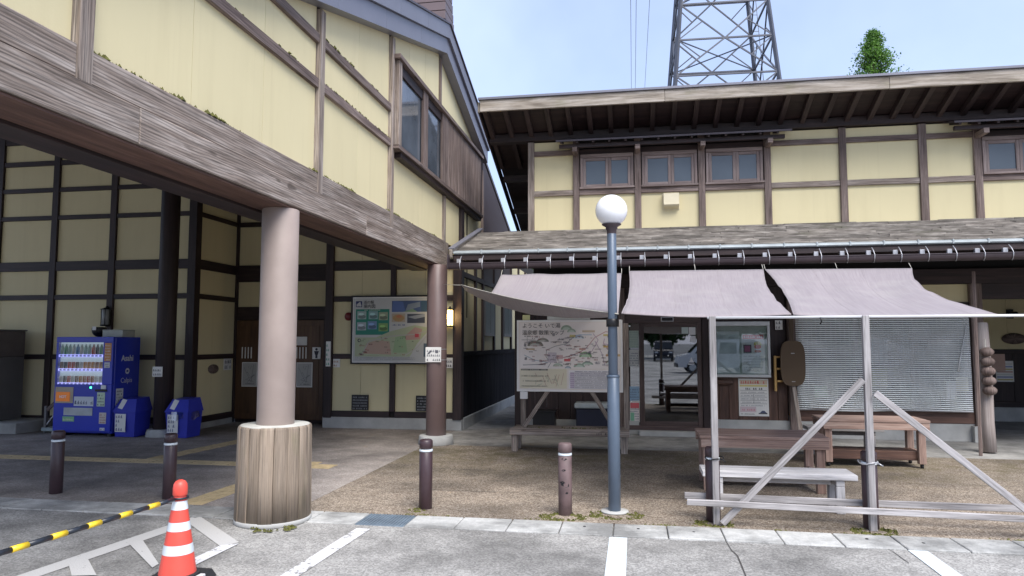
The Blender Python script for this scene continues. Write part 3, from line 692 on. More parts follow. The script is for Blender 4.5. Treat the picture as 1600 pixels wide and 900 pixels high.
# high eave: the roof falls away behind
YF, ZF, SB = 12.5, 5.955, .345
nb = [(-2.75, .6), (.6, 4.3), (4.3, 8), (8, XE)]
for a, b in nb: bx('fascia', a + .002, b - .002, YF - .05, YF, ZF, ZF + .215, FASCW, H, bev=.006)
bx('eave_edge', -2.78, XE, YF - .08, YF + .05, ZF + .217, ZF + .262, METALF, H); 
prism_x('roof', [(YF + .05, ZF + .2), (19, ZF + .2 - SB * 6.45), (19, ZF + .26 - SB * 6.45), (YF + .05, ZF + .26)], -2.76, XE, ROOFM, H)
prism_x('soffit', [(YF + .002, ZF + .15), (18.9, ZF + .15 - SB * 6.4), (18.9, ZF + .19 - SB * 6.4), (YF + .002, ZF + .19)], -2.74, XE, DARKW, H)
x = -2.68
RAFW = MATS.get('rafter_wood') or wood('rafter_wood', (.02, .012, .013), (.036, .022, .022), (.06, .04, .038), rough=.6, contrast=.3, bmp=.2)
while x < XE:
    bar('rafter', (x, YF + .005, ZF + .09), (x, 14.4, ZF + .09 - SB * 1.9), .085, .11, RAFW, H); x += .385
for yb in (14.6, 15.9, 17.2): bx('purlin', -2.7, -1.9, yb, yb + .12, ZF - .1 - SB * (yb - YF), ZF + .03 - SB * (yb - YF), RAFW, H)
bx('verge_board', -2.8, -2.762, YF, 12.52, ZF, ZF + .2, FASCW, H)
bar('verge_board', (-2.782, YF + .03, ZF + .1), (-2.782, 18.9, ZF + .1 - SB * 6.4), .03, .2, DARKW, H)
# pent roof with shingle courses
E0, E1, ZE, ZT = 11.27, 13.44, 3.165, 3.845
P = put('pent_roof', None, H, (3, 12, 3.2))
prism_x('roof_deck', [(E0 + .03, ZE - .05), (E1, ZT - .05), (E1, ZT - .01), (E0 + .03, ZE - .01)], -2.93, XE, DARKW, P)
def shingle_mat():
    m, n, l, p = new_mat('shingle'); v = coords(n, l, 'POS', (1, 1, 1)); vx = coords(n, l, 'POS', (1.2, 7, 7)); at = n.new('ShaderNodeAttribute'); at.attribute_name = 'shade'
    a = tex(n, l, vx, 3, 5, .6); c = ramp(n, l, a, [(.3, (.08, .07, .06)), (.5, (.18, .16, .14)), (.72, (.36, .33, .295))])
    c = mixc(n, l, c, at.outputs['Color'], 1., 'MULTIPLY'); g = tex(n, l, v, 1.3, 5)
    c = mixc(n, l, c, (.10, .11, .05), ramp(n, l, g, [(.58, (0, 0, 0)), (.75, (.3,) * 3)]))
    l.new(c, p.inputs['Base Color']); p.inputs['Roughness'].default_value = .85; bump(n, l, p, a, .4, .006)
    return m
sm = MB(); shade = []; NC = 16
for k in range(NC):
    t0, t1 = k / NC, (k + 1.35) / NC; x = -2.93
    ya, za = E0 + .05 + (E1 - E0 - .05) * t0, ZE + .012 + (ZT - ZE) * t0
    yb, zb = min(E1, E0 + .05 + (E1 - E0 - .05) * t1), ZE + .012 + (ZT - ZE) * min(1, t1)
    while x < XE:
        wd = rnd.uniform(.3, 1.3); x2 = min(XE, x + wd); up = .026 + rnd.uniform(-.006, .012); dy = rnd.uniform(-.008, .008); nf = len(sm.f)
        sm.hexa([Vector(q) for q in ((x + .002, ya + dy, za - .002), (x2 - .002, ya + dy, za - .002), (x + .002, yb, zb - .012), (x2 - .002, yb, zb - .012),
                 (x + .002, ya + dy, za + up), (x2 - .002, ya + dy, za + up), (x + .002, yb, zb - .004), (x2 - .002, yb, zb - .004))])
        shade += [rnd.choice((.7, .85, 1., 1.1, 1.2)) * rnd.uniform(.9, 1.1)] * (len(sm.f) - nf); x = x2
me = bpy.data.meshes.new('shingles'); me.from_pydata([v - Vector((3, 12, 3.2)) for v in sm.v], [], sm.f); me.materials.append(shingle_mat())
at = me.attributes.new('shade', 'FLOAT_COLOR', 'FACE')
for d, s in zip(at.data, shade): d.color = (s, s, s, 1)
stuff(put('shingles', me, P, (3, 12, 3.2)))
bar('verge_board', (-2.97, E0 - .02, ZE + .0), (-2.97, E1 + .1, ZT + .02), .05, .14, FASCW, P)
bar('verge_cap', (-2.96, E0 - .03, ZE + .085), (-2.96, E1 + .1, ZT + .105), .10, .025, METALF, P)
x = -2.93; i = 0
while x < XE - .1:
    x2 = min(x + .475, XE); q = MB(); z0 = ZE
    pr_ = [(E0 + .0, z0 - .01), (E0 - .012, z0 + .008), (E0 - .008, z0 + .03), (E0 + .015, z0 + .044), (E0 + .07, z0 + .058), (E0 + .07, z0 + .03), (E0 + .02, z0 - .01)]
    prism_x('eave_cap', pr_, x + .002, x2 - .002, PALEM, P)
    bx('cap_clip', x2 - .012, x2 + .012, E0 - .018, E0 + .06, z0 - .012, z0 + .058, PALEM, P); x = x2
bx('eave_board', -2.93, XE, E0 + .02, E0 + .05, ZE - .11, ZE - .035, DARKW, P)
gq = MB(); pts = []
for k in range(11):
    t = math.pi * k / 10; pts.append((E0 - .075 - .062 * math.cos(t), 2.985 - .095 * math.sin(t)))
inner = [(E0 - .075 - .056 * math.cos(math.pi * k / 10), 2.985 - .089 * math.sin(math.pi * k / 10)) for k in range(10, -1, -1)]
gut = put('gutter', None, P, (3, E0 - .07, 2.9)); n = len(pts)
prism_x('gutter_trough', pts + inner, -2.99, XE, GUTM, gut)
bx('gutter_lip', -2.99, XE, E0 - .145, E0 - .13, 2.983, 2.998, GUTM, gut)
bx('gutter_end', -3.0, -2.985, E0 - .14, E0 + .0, 2.89, 3.15, GUTM, gut)
x = -2.83
while x < XE:
    br = put('gutter_bracket', None, gut, (x, E0 - .03, 3.0))
    bx('bracket_block', x - .035, x + .03, E0 - .03, E0 + .02, 2.985, 3.075, STEEL, br)
    q = MB(); q.tube([(x + .045, E0 - .02, 3.12), (x + .045, E0 - .10, 3.06), (x + .045, E0 - .143, 2.99)] + [(x + .045, E0 - .075 - .07 * math.cos(t), 2.985 - .103 * math.sin(t)) for t in (.3, .8, 1.3)], .007, 6); q.build('strap', STEEL, br); x += .372
x = -2.8
while x < XE:
    bar('rafter', (x, E0 + .03, ZE - .1), (x, E1, ZT - .12), .06, .09, DARKW, P); x += .372
bx('eave_beam', -3.0, XE, 11.9, 12.02, 3.0, 3.17, DARKW, P); bx('wall_beam', -2.2, XE, YW - .12, YW - .005, 2.72, 2.98, DARKW, H)
# ground floor
bx('foundation', -2.2, .08, YW - .05, YW + .06, 0, .25, CONC, H); bx('foundation', 1.3, 5.93, YW - .05, YW + .06, 0, .30, CONC, H); bx('door_step', .08, 1.3, YW - .25, YW + .05, 0, .085, CONC, H)
bx('corner_post', -2.25, -2.1, YW - .08, YW + .06, 0, 2.72, DARKW, H)
for u0, u1 in cols(-2.1, -.28, .22): bx('wall_board', u0, u1, YW - .02, YW + .02, .25, 2.72, DARKW, H, grain=2)
bx('post', -.28, -.16, YW - .07, YW + .06, .0, 2.72, BRNW, H); bx('post', 1.24, 1.36, YW - .08, YW + .06, .08, 2.72, DARKW, H)
for u0, u1 in cols(1.36, 2.72, .17): bx('wall_board', u0, u1, YW - .02, YW + .02, .30, 1.15, REDW, H, grain=2)

for u0, u1 in cols(1.36, 2.72, .3): bx('wall_board', u0, u1, YW - .018, YW + .02, 1.155, 2.72, DARKW, H, grain=2)
bx('post', 2.74, 2.90, YW - .12, YW + .06, .05, 2.72, BRNW, H)
# entrance: sliding door and side light
D = put('entrance_door', None, H, (.6, YW, .1))
DF = wood('door_frame_wood', (.05, .03, .028), (.085, .055, .05), (.13, .09, .08), rough=.5, contrast=.3)
bx('transom', -.155, 1.235, YW - .06, YW + .03, 2.06, 2.30, DF, D); bx('transom_panel', -.155, 1.235, YW - .02, YW + .02, 2.302, 2.72, DARKW, D)
bx('door_sensor', .52, .72, YW - .085, YW - .062, 2.10, 2.16, BLACKM, D); bx('sensor_ring', .505, .735, YW - .075, YW - .061, 2.085, 2.175, STEEL, D)
bx('threshold', -.155, 1.235, YW - .06, YW + .03, .087, .17, DF, D)
for a, b in ((-.155, -.09), (.10, .19), (1.15, 1.235)): bx('door_stile', a, b, YW - .05, YW + .03, .172, 2.058, DF, D, grain=2)
bx('door_rail', .192, 1.148, YW - .04, YW + .01, 1.99, 2.058, DF, D); bx('door_rail', .192, 1.148, YW - .04, YW + .01, .172, .25, DF, D)
bx('door_glass', .19, 1.15, YW - .02, YW - .012, .25, 1.99, GLASS, D, bev=0); bx('side_light', -.09, .10, YW - .02, YW - .012, .172, 2.058, GLASS, D, bev=0)
for x in (.4, .62, .84): cyl_ = bx('glass_dot', x, x + .022, YW - .024, YW - .0205, 1.445, 1.467, WHITEP, D)
for x0, x1, z0, z1, c in ((.88, 1.0, 1.86, 1.98, (.5, .58, .55)), (1.01, 1.13, 1.84, 1.98, (.7, .7, .7)), (1.03, 1.13, 1.7, 1.82, (.72, .72, .74))): bx('door_sticker', x0, x1, YW - .025, YW - .0205, z0, z1, flat('ink_s%d' % (x0 * 100), c), D)
sq = Print(); sq.poly([(0, 0), (.09, 0), (.045, .09)], (.7, .7, .72)); sq.rect(-.01, -.04, .1, -.02, (.7, .7, .72)); sq.build((1.0, YW - .0215, 1.33), D)
q = random.Random(5)
for z0, z1, c in ((1.6, 1.92, (.44, .53, .45)), (1.25, 1.56, (.62, .63, .6)), (.62, .88, (.25, .38, .52)), (.22, .6, (.66, .62, .6))):
    o = bx('poster', -.085, .095, YW - .026, YW - .0205, z0, z1, flat('ink_p%d' % int(z0 * 100), c), D); pq = Print()
    for k in range(int((z1 - z0) / .045)): pq.words(.01, .17, .01 + k * .045, .022, (.12, .14, .2) if z0 < 1.5 else (.3, .4, .35), q=q)
    if z0 < .3: pq.rect(.01, .26, .17, .36, (.6, .12, .14)); pq.rect(.01, .02, .08, .18, (.2, .45, .3))
    pq.build((-.085, YW - .0265, z0), D)
# room behind the entrance
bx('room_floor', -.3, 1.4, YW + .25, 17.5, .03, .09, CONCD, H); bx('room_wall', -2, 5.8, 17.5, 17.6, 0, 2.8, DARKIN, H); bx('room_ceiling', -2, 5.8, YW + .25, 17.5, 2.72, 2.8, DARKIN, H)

# ---- ground floor of the station house, the part with the reed blind and the recess
BX0, BX1 = 2.90, 5.76
bx('sill_beam', BX0, BX1, YW - .06, YW + .05, .302, .50, REDW, H); bx('window_head', BX0, BX1, YW - .05, YW + .05, 2.28, 2.40, DARKW, H)
bx('corner_post', 5.76, 5.95, YW - .10, YW + .10, .0, 2.72, BRNW, H); bx('post_base', 5.70, 6.02, YW - .16, YW + .14, 0, .27, CONC, H)
for a, b in ((BX0, 4.2), (4.32, BX1)): bx('wall_panel', a, b, YW - .01, YW + .01, 2.405, 2.715, CREAM, H, bev=.001)
bx('post', 4.2, 4.32, YW - .05, YW + .05, 2.40, 2.72, DARKW, H)
SHOPG = glass_mat('shop_glass', (.5, .52, .52), .10)
WB = put('shop_window', None, H, (4.3, YW, .5))
for x in (BX0, 3.83, 4.78, BX1 - .05): bx('frame', x, x + .05, YW - .03, YW + .02, .5, 2.28, DF, WB)
for a, b in ((BX0 + .05, 3.83), (3.88, 4.78), (4.83, BX1 - .05)): bx('pane', a, b, YW - .008, YW - .002, .5, 2.28, SHOPG, WB, bev=0)
for x0, x1, z0, z1, c in ((4.06, 4.42, 1.35, 1.75, (.62, .66, .70)), (4.08, 4.4, .92, 1.24, (.60, .60, .42)), (3.18, 3.4, .72, .92, (.34, .50, .38)), (5.35, 5.5, .72, 1.02, (.7, .72, .75)), (5.5, 5.7, .86, 1.1, (.6, .58, .46)), (3.1, 3.5, .5, .62, (.5, .42, .38))):
    bx('poster', x0, x1, YW - .02, YW - .0095, z0, z1, flat('ink_w%d' % int(x0 * 100 + z0 * 10), c), WB)
# recess beyond the corner post
YR = 17.0
frame_s(YR, None, [(.3, .42), (1.46, 1.55), (2.9, 3.1)], 5.2, XE, [(6.05, 6.17, .3, 3), (7.2, 7.32, .3, 3), (8.75, 8.87, .3, 3)], parent=H)
for u0, u1 in cols(5.2, XE, .4): bx('wainscot_board', u0, u1, YR - .035, YR - .004, .42, 1.46, DARKW, H, grain=2)
bx('foundation', 5.2, XE, YR - .07, YR + .06, 0, .30, CONC, H); bx('wall_backing', 5.2, XE, YR + .015, YR + .05, .3, 3.1, DARKIN, H); bx('recess_ceiling', 5.76, XE, YW, YR, 2.9, 2.98, DARKW, H)
bx('recess_side_wall', 5.78, 5.86, YW + .1, YR, 0, 2.9, DARKW, H); bx('beam', 5.95, XE, YW - .1, YW + .08, 2.45, 2.72, DARKW, H); bx('end_wall', XE, XE + .1, 11.6, YR, 0, 5.6, DARKW, H)
o = bx('recess_poster', 7.75, 8.1, YR - .05, YR - .036, .85, 1.3, PAPER, H); pq = Print(); q = random.Random(9)
for k in range(7): pq.rect(.02, .03 + k * .056, .33, .06 + k * .056, [(.5, .45, .2), (.25, .3, .5), (.6, .6, .55), (.5, .3, .25)][k % 4])
pq.build((7.75, YR - .0505, .85), o)
ov = MB(); ov.lathe([(0, 0), (.24, 0), (.24, 0), (.24, .03), (.24, .03), (0, .03)], (0, 0, 0), 24)
op = put('oval_plaque', ov.mesh(BRNW), H, (8.15, YR - .012, 1.78), FACE_S); op.scale = (1, .5, 1)
bx('name_plate', 7.35, 7.62, YR - .05, YR - .012, 1.56, 1.75, GREYP, H)
wlr = thing('wall_lamp', 'small black wall lamp on cream panel inside the dim recess', 'lamp', (8.1, YR, 2.3))
bx('back_plate', 8.03, 8.17, YR - .03, YR - .002, 2.22, 2.42, BLACKM, wlr); tube('arm', [(8.1, YR - .03, 2.32), (8.1, YR - .14, 2.36), (8.1, YR - .2, 2.34)], .02, BLACKM, wlr); cyl('lamp_shade', (8.1, YR - .22), .09, 2.25, 2.36, BLACKM, wlr, 18, r1=.05)
box_ = bx('pink_notice_board', 6.35, 6.65, 14.9, 15.0, 1.02, 1.38, plain('pink_board', (.55, .36, .29), .6, 0, .06, 4, .03), None)
tag(box_, 'small pinkish board hung on the dark wall of the recess beside the corner post', 'board'); box_.location = px(1557, 566, 1, YR - .1)

# ================================================================== STREET THINGS
# lamp post
L = thing('lamp_post', 'slate blue round lamp post with a white globe on the pebbled pavement', 'lamp post', (-.21, 7.3, 0))
cyl('post', (-.21, 7.3), .062, .01, 1.35, LAMPP, L, 28, bev=.003); cyl('upper_post', (-.21, 7.3), .048, 1.35, 2.86, LAMPP, L, 28, bev=.003)
cyl('collar', (-.21, 7.3), .066, 1.34, 1.37, LAMPP, L, 28); cyl('base_pad', (-.21, 7.3), .14, 0, .018, CONC, L, 28)
m = MB(); m.lathe([(.048, 2.82), (.05, 2.86), (.062, 2.875), (.06, 2.89), (.10, 2.915), (.10, 2.915), (.10, 2.922), (0, 2.922)], (-.21, 7.3, 0), 28); m.build('globe_holder', GUTM, L)
m = MB(); m.lathe([(.001, 2.90)] + [(.165 * math.sin(t), 3.065 - .165 * math.cos(t)) for t in [math.pi * k / 20 for k in range(2, 20)]] + [(.001, 3.23)], (-.21, 7.3, 0), 36); m.build('globe', GLOBE, L)
cyl('tape_band', (-.21, 7.3), .065, 1.86, 1.94, BLACKM, L, 24, bev=.001)
# bollards
def bollard(x, y, label, faded=False):
    B = thing('bollard', label, 'bollard', (x, y, 0), 'bollards along the kerb'); mt = BOLF if faded else BOLP
    cyl('shaft', (x, y), .068, 0, .575, mt, B, 28, bev=.004); cyl('reflector_band', (x, y), .0695, .578, .60, REFLW, B, 28, bev=.002)
    cyl('cap', (x, y), .069, .603, .70, mt, B, 28, bev=.014)
    if faded:
        q = MB(); qq = random.Random(4)
        for zc, ac, s in ((.30, -1.45, .05), (.32, -1.9, .03), (.44, -1.7, .022), (.55, -1.6, .03), (.22, -1.2, .018)):
            pts = [(x + math.cos(ac + s * 14 * math.cos(t) * qq.uniform(.7, 1.1)) * .0692, y + math.sin(ac + s * 14 * math.cos(t) * .9) * .0692, zc + s * .5 * math.sin(t) * qq.uniform(.6, 1.2)) for t in [6.283 * k / 9 for k in range(9)]]
            q.quad(pts)
        stuff(q.build('scuff_mark', BLACKM, B))
    return B
bollard(-6.46, 7.12, 'dark brown bollard with white band standing in front of the blue vending machine')
bollard(-5.03, 7.10, 'dark brown bollard with white band just behind the orange traffic cone')
bollard(-2.13, 7.13, 'clean dark brown bollard between the stump column and the lamp post')
bollard(-.69, 7.12, 'faded purple brown bollard with dark scuffs next to the lamp post', True)
bollard(.73, 7.10, 'dark brown bollard with a plain upright of the pale timber frame tied to it')
bollard(2.13, 7.08, 'dark brown bollard tied to the frame upright that carries two diagonal braces')
# traffic cones and bar
def cone(x, y, label):
    K = thing('traffic_cone', label, 'cone', (x, y, 0)); z = 0
    prof = lambda z: .135 - (.135 - .032) * (z / .66)
    q = MB(); q.hexa([Vector(v) for v in ((x - .19, y - .19, -.01), (x + .19, y - .19, -.01), (x - .19, y + .19, -.01), (x + .19, y + .19, -.01), (x - .165, y - .165, .045), (x + .165, y - .165, .045), (x - .165, y + .165, .045), (x + .165, y + .165, .045))])
    q.build('base', RUB, K); cyl('base_collar', (x, y), .15, .045, .06, RUB, K, 28)
    bands = [(.055, .20, 0), (.20, .265, 1), (.265, .36, 0), (.36, .42, 1), (.42, .505, 0), (.505, .565, 1), (.565, .60, 0)]
    for z0, z1, k in bands:
        q = MB(); e = .0015 if k else 0; q.lathe([(prof(z0) + e, z0), (prof(z1) + e, z1)], (x, y, 0), 32); q.build('reflective_band' if k else 'cone_section', REFLW if k else ORANGE, K)
    q = MB(); q.lathe([(.046, .60), (.05, .61), (.05, .655), (.046, .68), (.034, .70), (.015, .71), (.001, .712)], (x, y, 0), 28); q.build('cone_head', ORANGE, K)
    return K
cx, cy = -3.24, 4.70
K1 = cone(cx, cy, 'orange traffic cone with white bands holding the end of the striped bar')
bx('handle_slot', cx + .15, cx + .19, cy - .05, cy + .05, .02, .046, plain('white_mark', (.6, .6, .6), .6), K1)
cone(-3.36, 2.75, 'second orange traffic cone at the other end of the striped bar')
Bb = thing('barrier_bar', 'yellow and black striped bar slung between traffic cones', 'barrier bar', (-3.3, 3.7, .58))
p0, p1 = Vector((cx, cy - .03, .585)), Vector((-3.36, 2.8, .585)); nb_ = 15
q = MB()
for k in range(12):
    t = 6.283 * k / 12; q.v.append(Vector((cx + .056 * math.cos(t), cy + .056 * math.sin(t), .583)))
q = MB(); q.tube([(cx + .055 * math.cos(6.283 * k / 16), cy + .055 * math.sin(6.283 * k / 16), .585) for k in range(17)], .008, 6); q.build('ring', NAVY, Bb)
ps = p0 + Vector((0, -.04, 0)); stripe = 0; t = 0.
while t < 1:
    L_ = .09; t2 = min(1, t + (.055 if stripe else .082)); tube('stripe', [ps.lerp(p1, t), ps.lerp(p1, t2)], .0175 if stripe else .0155, YEL if stripe else NAVY, Bb, 14); t = t2; stripe = 1 - stripe
# white timber frame that carries the shade cloth
T = thing('timber_frame', 'pale timber frame with diagonal braces and low rails lashed to two bollards', 'frame', (1.7, 6.95, 0))
for x in (.745, 2.115): bx('upright', x - .03, x + .03, 6.955, 7.012, 0, 1.95, PALEW, T)
tube('top_rail', [(.70, 6.98, 1.935), (5.6, 7.0, 1.945)], .013, plain('white_pipe', (.66, .66, .66), .4, 0, .05), T, 10)
bar('brace', (2.06, 6.925, 1.36), (.79, 6.925, .02), .028, .06, PALEW, T); bar('brace', (2.16, 6.93, 1.24), (3.45, 6.93, .16), .028, .06, PALEW, T)
bar('low_rail', (.47, 6.89, .215), (4.2, 6.89, .165), .03, .055, PALEW, T)
bar('low_rail', (.47, 7.185, .215), (2.1, 7.185, .20), .035, .06, PALEW, T); bar('low_rail', (2.1, 7.19, .20), (4.2, 7.19, .20), .035, .06, PALEW, T)
for x in (.745, 2.115):
    q = MB(); c = [(x + .085 * math.cos(6.283 * k / 18), 7.05 + .105 * math.sin(6.283 * k / 18), .6 + .01 * math.sin(k)) for k in range(19)]; q.tube(c, .006, 6); q.tube([(x + .05, 6.94, .61), (x + .09, 6.93, .585)], .006, 6); q.build('lashing', BLACKM if x < 1 else STEEL, T)
tube('tie', [(1.72, 6.97, 1.93), (1.73, 6.96, 1.90), (1.72, 6.97, 1.87)], .007, BLACKM, T)
# shade cloths
def cloth(name, label, TL, TR, BL, BR, sag, curveL, curveR, nu=36, nv=22, seed=1, hem=.05):
    TL, TR, BL, BR = map(Vector, (TL, TR, BL, BR)); vs, fs, uvs = [], [], []
    for j in range(nv + 1):
        v = j / nv
        for i in range(nu + 1):
            u = i / nu; bow = math.sin(math.pi * v)
            a = TL.lerp(BL, v) + Vector((curveL * bow, 0, 0)); b = TR.lerp(BR, v) - Vector((curveR * bow, 0, 0)); p = a.lerp(b, u)
            p.z -= sag * bow * (.55 + .45 * math.sin(math.pi * u)); p.z -= .03 * math.sin(math.pi * u) * v
            nz = mnoise.noise(Vector((u * 5 + seed, v * 1.6, seed))); p.z += .04 * nz * math.sin(math.pi * min(1, v * 1.1)); p.z += .03 * mnoise.noise(Vector((u * 3 + v * 4, (u - v) * 9, seed * 2.))) * math.sin(math.pi * v); p.z += .012 * math.sin(u * 17 + v * 5 + seed) * (1 - v) * v * 2
            vs.append(p); uvs.append((u * (TR - TL).length, v * (BL - TL).length))
    for j in range(nv):
        for i in range(nu): k = j * (nu + 1) + i; fs.append((k, k + 1, k + nu + 2, k + nu + 1))
    o_ = sum(vs, Vector()) / len(vs); me = bpy.data.meshes.new('cloth'); me.from_pydata([p - o_ for p in vs], [], fs); me.materials.append(CLOTH)
    ul = me.uv_layers.new(name='UVMap')
    for lp in me.loops: ul.data[lp.index].uv = uvs[lp.vertex_index]
    for p in me.polygons: p.use_smooth = True
    t = thing(name, label, 'shade cloth', o_, 'shade cloths between the gutter and the frame'); o = put('cloth_sheet', me, t, o_); sd_ = o.modifiers.new('thickness', 'SOLIDIFY'); sd_.thickness = .004
    for nm, row in (('hem', [vs[nv * (nu + 1) + i] + Vector((0, -.006, 0)) for i in range(nu + 1)]), ('hem', [vs[j * (nu + 1)] for j in range(nv + 1)]), ('hem', [vs[j * (nu + 1) + nu] for j in range(nv + 1)])):
        q = MB(); q.tube(row, .007, 6); q.build(nm, CLOTH, t)
    for ci in (nu // 3, 2 * nu // 3): q = MB(); q.tube([vs[j * (nu + 1) + ci] + Vector((0, 0, .003)) for j in range(nv + 1)], .004, 5); q.build('seam', CLOTH, t)
    for p, d in ((TL, (0, .1, .09)), (TR, (0, .1, .09)), ((TL + TR) / 2, (0, .1, .1))): tube('tie_cord', [p, p + Vector(d)], .004, ROPE, t, 6)
    return t
c2_ = cloth('shade_cloth', 'mauve grey shade cloth stretched from the gutter between lamp post and timber frame', (-.05, 11.0, 2.80), (1.93, 11.0, 2.79), (-.11, 7.02, 1.985), (1.47, 7.02, 1.965), .07, .04, .06, seed=2)
c3_ = cloth('shade_cloth', 'widest mauve grey shade cloth, its corner running to a point on the thin white rail', (1.96, 11.0, 2.79), (3.99, 11.0, 2.77), (1.50, 7.02, 1.96), (3.24, 7.02, 1.95), .06, .07, .22, seed=7)
# first cloth: drawn to a rope, its lower flap folding back under
A_, B_ = Vector((-2.72, 11.0, 2.62)), Vector((-.15, 7.22, 1.985))
def rope_pt(u): p = A_.lerp(B_, u); p.z -= .05 * math.sin(math.pi * u); return p
t1 = thing('shade_cloth', 'mauve grey shade cloth folded over a rope between map board and gutter', 'shade cloth', (-1.2, 10, 2.4), 'shade cloths between the gutter and the frame')
def grid_part(name, fn, nu, nv):
    vs = [fn(i / nu, j / nv) for j in range(nv + 1) for i in range(nu + 1)]; fs = [(k, k + 1, k + nu + 2, k + nu + 1) for j in range(nv) for i in range(nu) for k in [j * (nu + 1) + i]]
    me = bpy.data.meshes.new('cloth'); o_ = Vector((-1.2, 10, 2.4)); me.from_pydata([p - o_ for p in vs], [], fs); me.materials.append(CLOTH); ul = me.uv_layers.new(name='UVMap')
    for lp in me.loops: i, j = lp.vertex_index % (nu + 1), lp.vertex_index // (nu + 1); ul.data[lp.index].uv = (i / nu * 3, j / nv)
    for p in me.polygons: p.use_smooth = True
    o = put(name, me, t1, o_); md = o.modifiers.new('thickness', 'SOLIDIFY'); md.thickness = .004; return o
def sheet_pt(u, v):
    a = Vector((-2.07, 11.0, 2.775)).lerp(Vector((-.17, 11.0, 2.765)), u); b = rope_pt(.27 + .73 * u); p = a.lerp(b, v); p.z -= .06 * math.sin(math.pi * v) * math.sin(math.pi * min(1, u + .1)); p.z += .015 * mnoise.noise(Vector((u * 5, v * 2, 4))); return p
grid_part('cloth_sheet', sheet_pt, 36, 16)
def flap_pt(u, v):
    b = rope_pt(u); d = .36 * (math.sin(math.pi * min(1, .04 + u * .96)) ** .55) * (1 - .45 * u)
    return b + Vector((.10 * v * d, 1.9 * v * d, -d * v * (.42 + .15 * v))) + Vector((0, 0, .012 * mnoise.noise(Vector((u * 7, v * 2, 8)))))
grid_part('cloth_flap', flap_pt, 36, 10)
q = MB(); q.tube([rope_pt(k / 24) + Vector((0, -.006, .004)) for k in range(25)], .006, 6); q.build('rope', ROPE, t1)
for p, d in ((Vector((-2.07, 11, 2.775)), (0, .1, .09)), (Vector((-.17, 11, 2.765)), (0, .1, .09)), (A_, (-.42, .45, .05))): tube('tie_cord', [p, p + Vector(d)], .004, ROPE, t1, 6)

# ---- bench with the map board
BN = thing('map_bench', 'long low weathered bench with slanted struts standing under the map board', 'bench', (-1, 11.2, 0))
bx('seat_plank', -1.93, -.08, 10.98, 11.0 + .02, .26, .365, GREYW, BN) ; bx('seat_plank', -1.9, -.1, 11.02, 11.22, .325, .365, GREYW, BN); bx('seat_plank', -1.9, -.1, 11.23, 11.45, .325, .365, GREYW, BN)
for x in (-1.86, -.16): bx('leg', x - .05, x + .05, 11.03, 11.1, 0, .32, GREYW, BN); bx('leg', x - .05, x + .05, 11.36, 11.43, 0, .32, GREYW, BN)
for s, x in ((1, -1.72), (-1, -.3)): bar('strut', (x, 11.1, .37), (x + s * .38, 11.26, .95), .06, .07, GREYW, BN, up=(0, -1, 0))
for x in (-1.76, -.12): bx('support_post', x - .04, x + .04, 11.27, 11.34, .33, 2.0, GREYW, BN)
moss_line('moss', (-1.8, 11.1, .366), (-.2, 11.1, .366), .06, BN, 60, .012)
sq = Print(); sq.words(0, .34, 0, .035, (.08, .06, .06), q=random.Random(2)); sq.build((-.62, 10.977, .285), BN, name='bench_lettering')
MBD = thing('map_board', 'white illustrated map board with green hills and pink roads above the bench', 'map board', (-1, 11.2, .92))
MX0, MX1, MZ0, MZ1 = -1.85, -.17, .92, 2.055; MY = 11.2
bx('panel', MX0, MX1, MY, MY + .05, MZ0, MZ1, WHITEP, MBD); bx('top_plate', -1.36, -.68, MY + .01, MY + .05, 2.06, 2.13, plain('pale_plate', (.5, .52, .5), .5), MBD)
bx('hanging_label', -1.76, -1.64, MY + .015, MY + .035, 2.06, 2.14, plain('yellow_label', (.55, .55, .28), .6), MBD)
bx('foot_plate', -1.80, -1.68, MY + .01, MY + .05, .80, .915, WHITEP, MBD)
M = Print(); q = random.Random(21); mw, mh = MX1 - MX0, MZ1 - MZ0
M.rect(.03, .03, mw - .03, mh - .03, (.76, .70, .65)); M.rect(.05, .37, mw - .05, mh - .04, (.80, .745, .715))
M.rect(.05, .05, .80, .36, (.70, .65, .50)); M.rect(.83, .05, mw - .05, .34, (.80, .78, .80))
def hill(x, y, rx, ry, c, c2): M.ell(x, y, rx, ry, c, 0, math.pi); M.ell(x, y, rx * .7, ry * .55, c2, 0, math.pi)
for x, y, rx, ry, c in ((.30, .72, .13, .09, (.26, .25, .21)), (.42, .79, .10, .06, (.29, .28, .24)), (.80, .98, .09, .075, (.30, .38, .29)), (.88, .94, .07, .06, (.36, .43, .34)), (1.10, .55, .1, .085, (.24, .38, .22)), (.66, .40, .08, .05, (.40, .48, .40)), (1.0, .39, .09, .06, (.33, .42, .34)), (1.13, .43, .09, .05, (.30, .39, .31)), (.82, .37, .05, .035, (.28, .34, .38)), (1.5, .45, .09, .06, (.42, .5, .42)), (.98, .84, .1, .06, (.48, .55, .62))):
    hill(x, y, rx, ry, c, tuple(min(1, k + .2) for k in c))
for pts, c, wd in (([(.5, .38), (.55, .46), (.47, .55), (.48, .66), (.62, .72), (.8, .76), (.9, .86)], (.36, .36, .36), .009), ([(.1, .42), (.4, .43), (.5, .46)], (.3, .3, .3), .012), ([(.64, .52), (.8, .55), (1.0, .62), (1.12, .70), (1.25, .86), (1.42, .95), (1.55, .92)], (.55, .33, .33), .012),
                   ([(1.0, .58), (1.2, .64), (1.3, .82), (1.22, .92)], (.5, .38, .48), .01), ([(1.25, .8), (1.36, .6), (1.40, .42)], (.5, .4, .5), .011), ([(1.4, .84), (1.38, .76), (1.5, .74), (1.53, .66), (1.58, .76)], (.52, .36, .46), .012), ([(.12, .58), (.28, .5), (.5, .46)], (.4, .5, .56), .01), ([(.9, .86), (1.0, .9), (1.2, .9)], (.4, .48, .6), .012)):
    M.line(pts, wd, c)
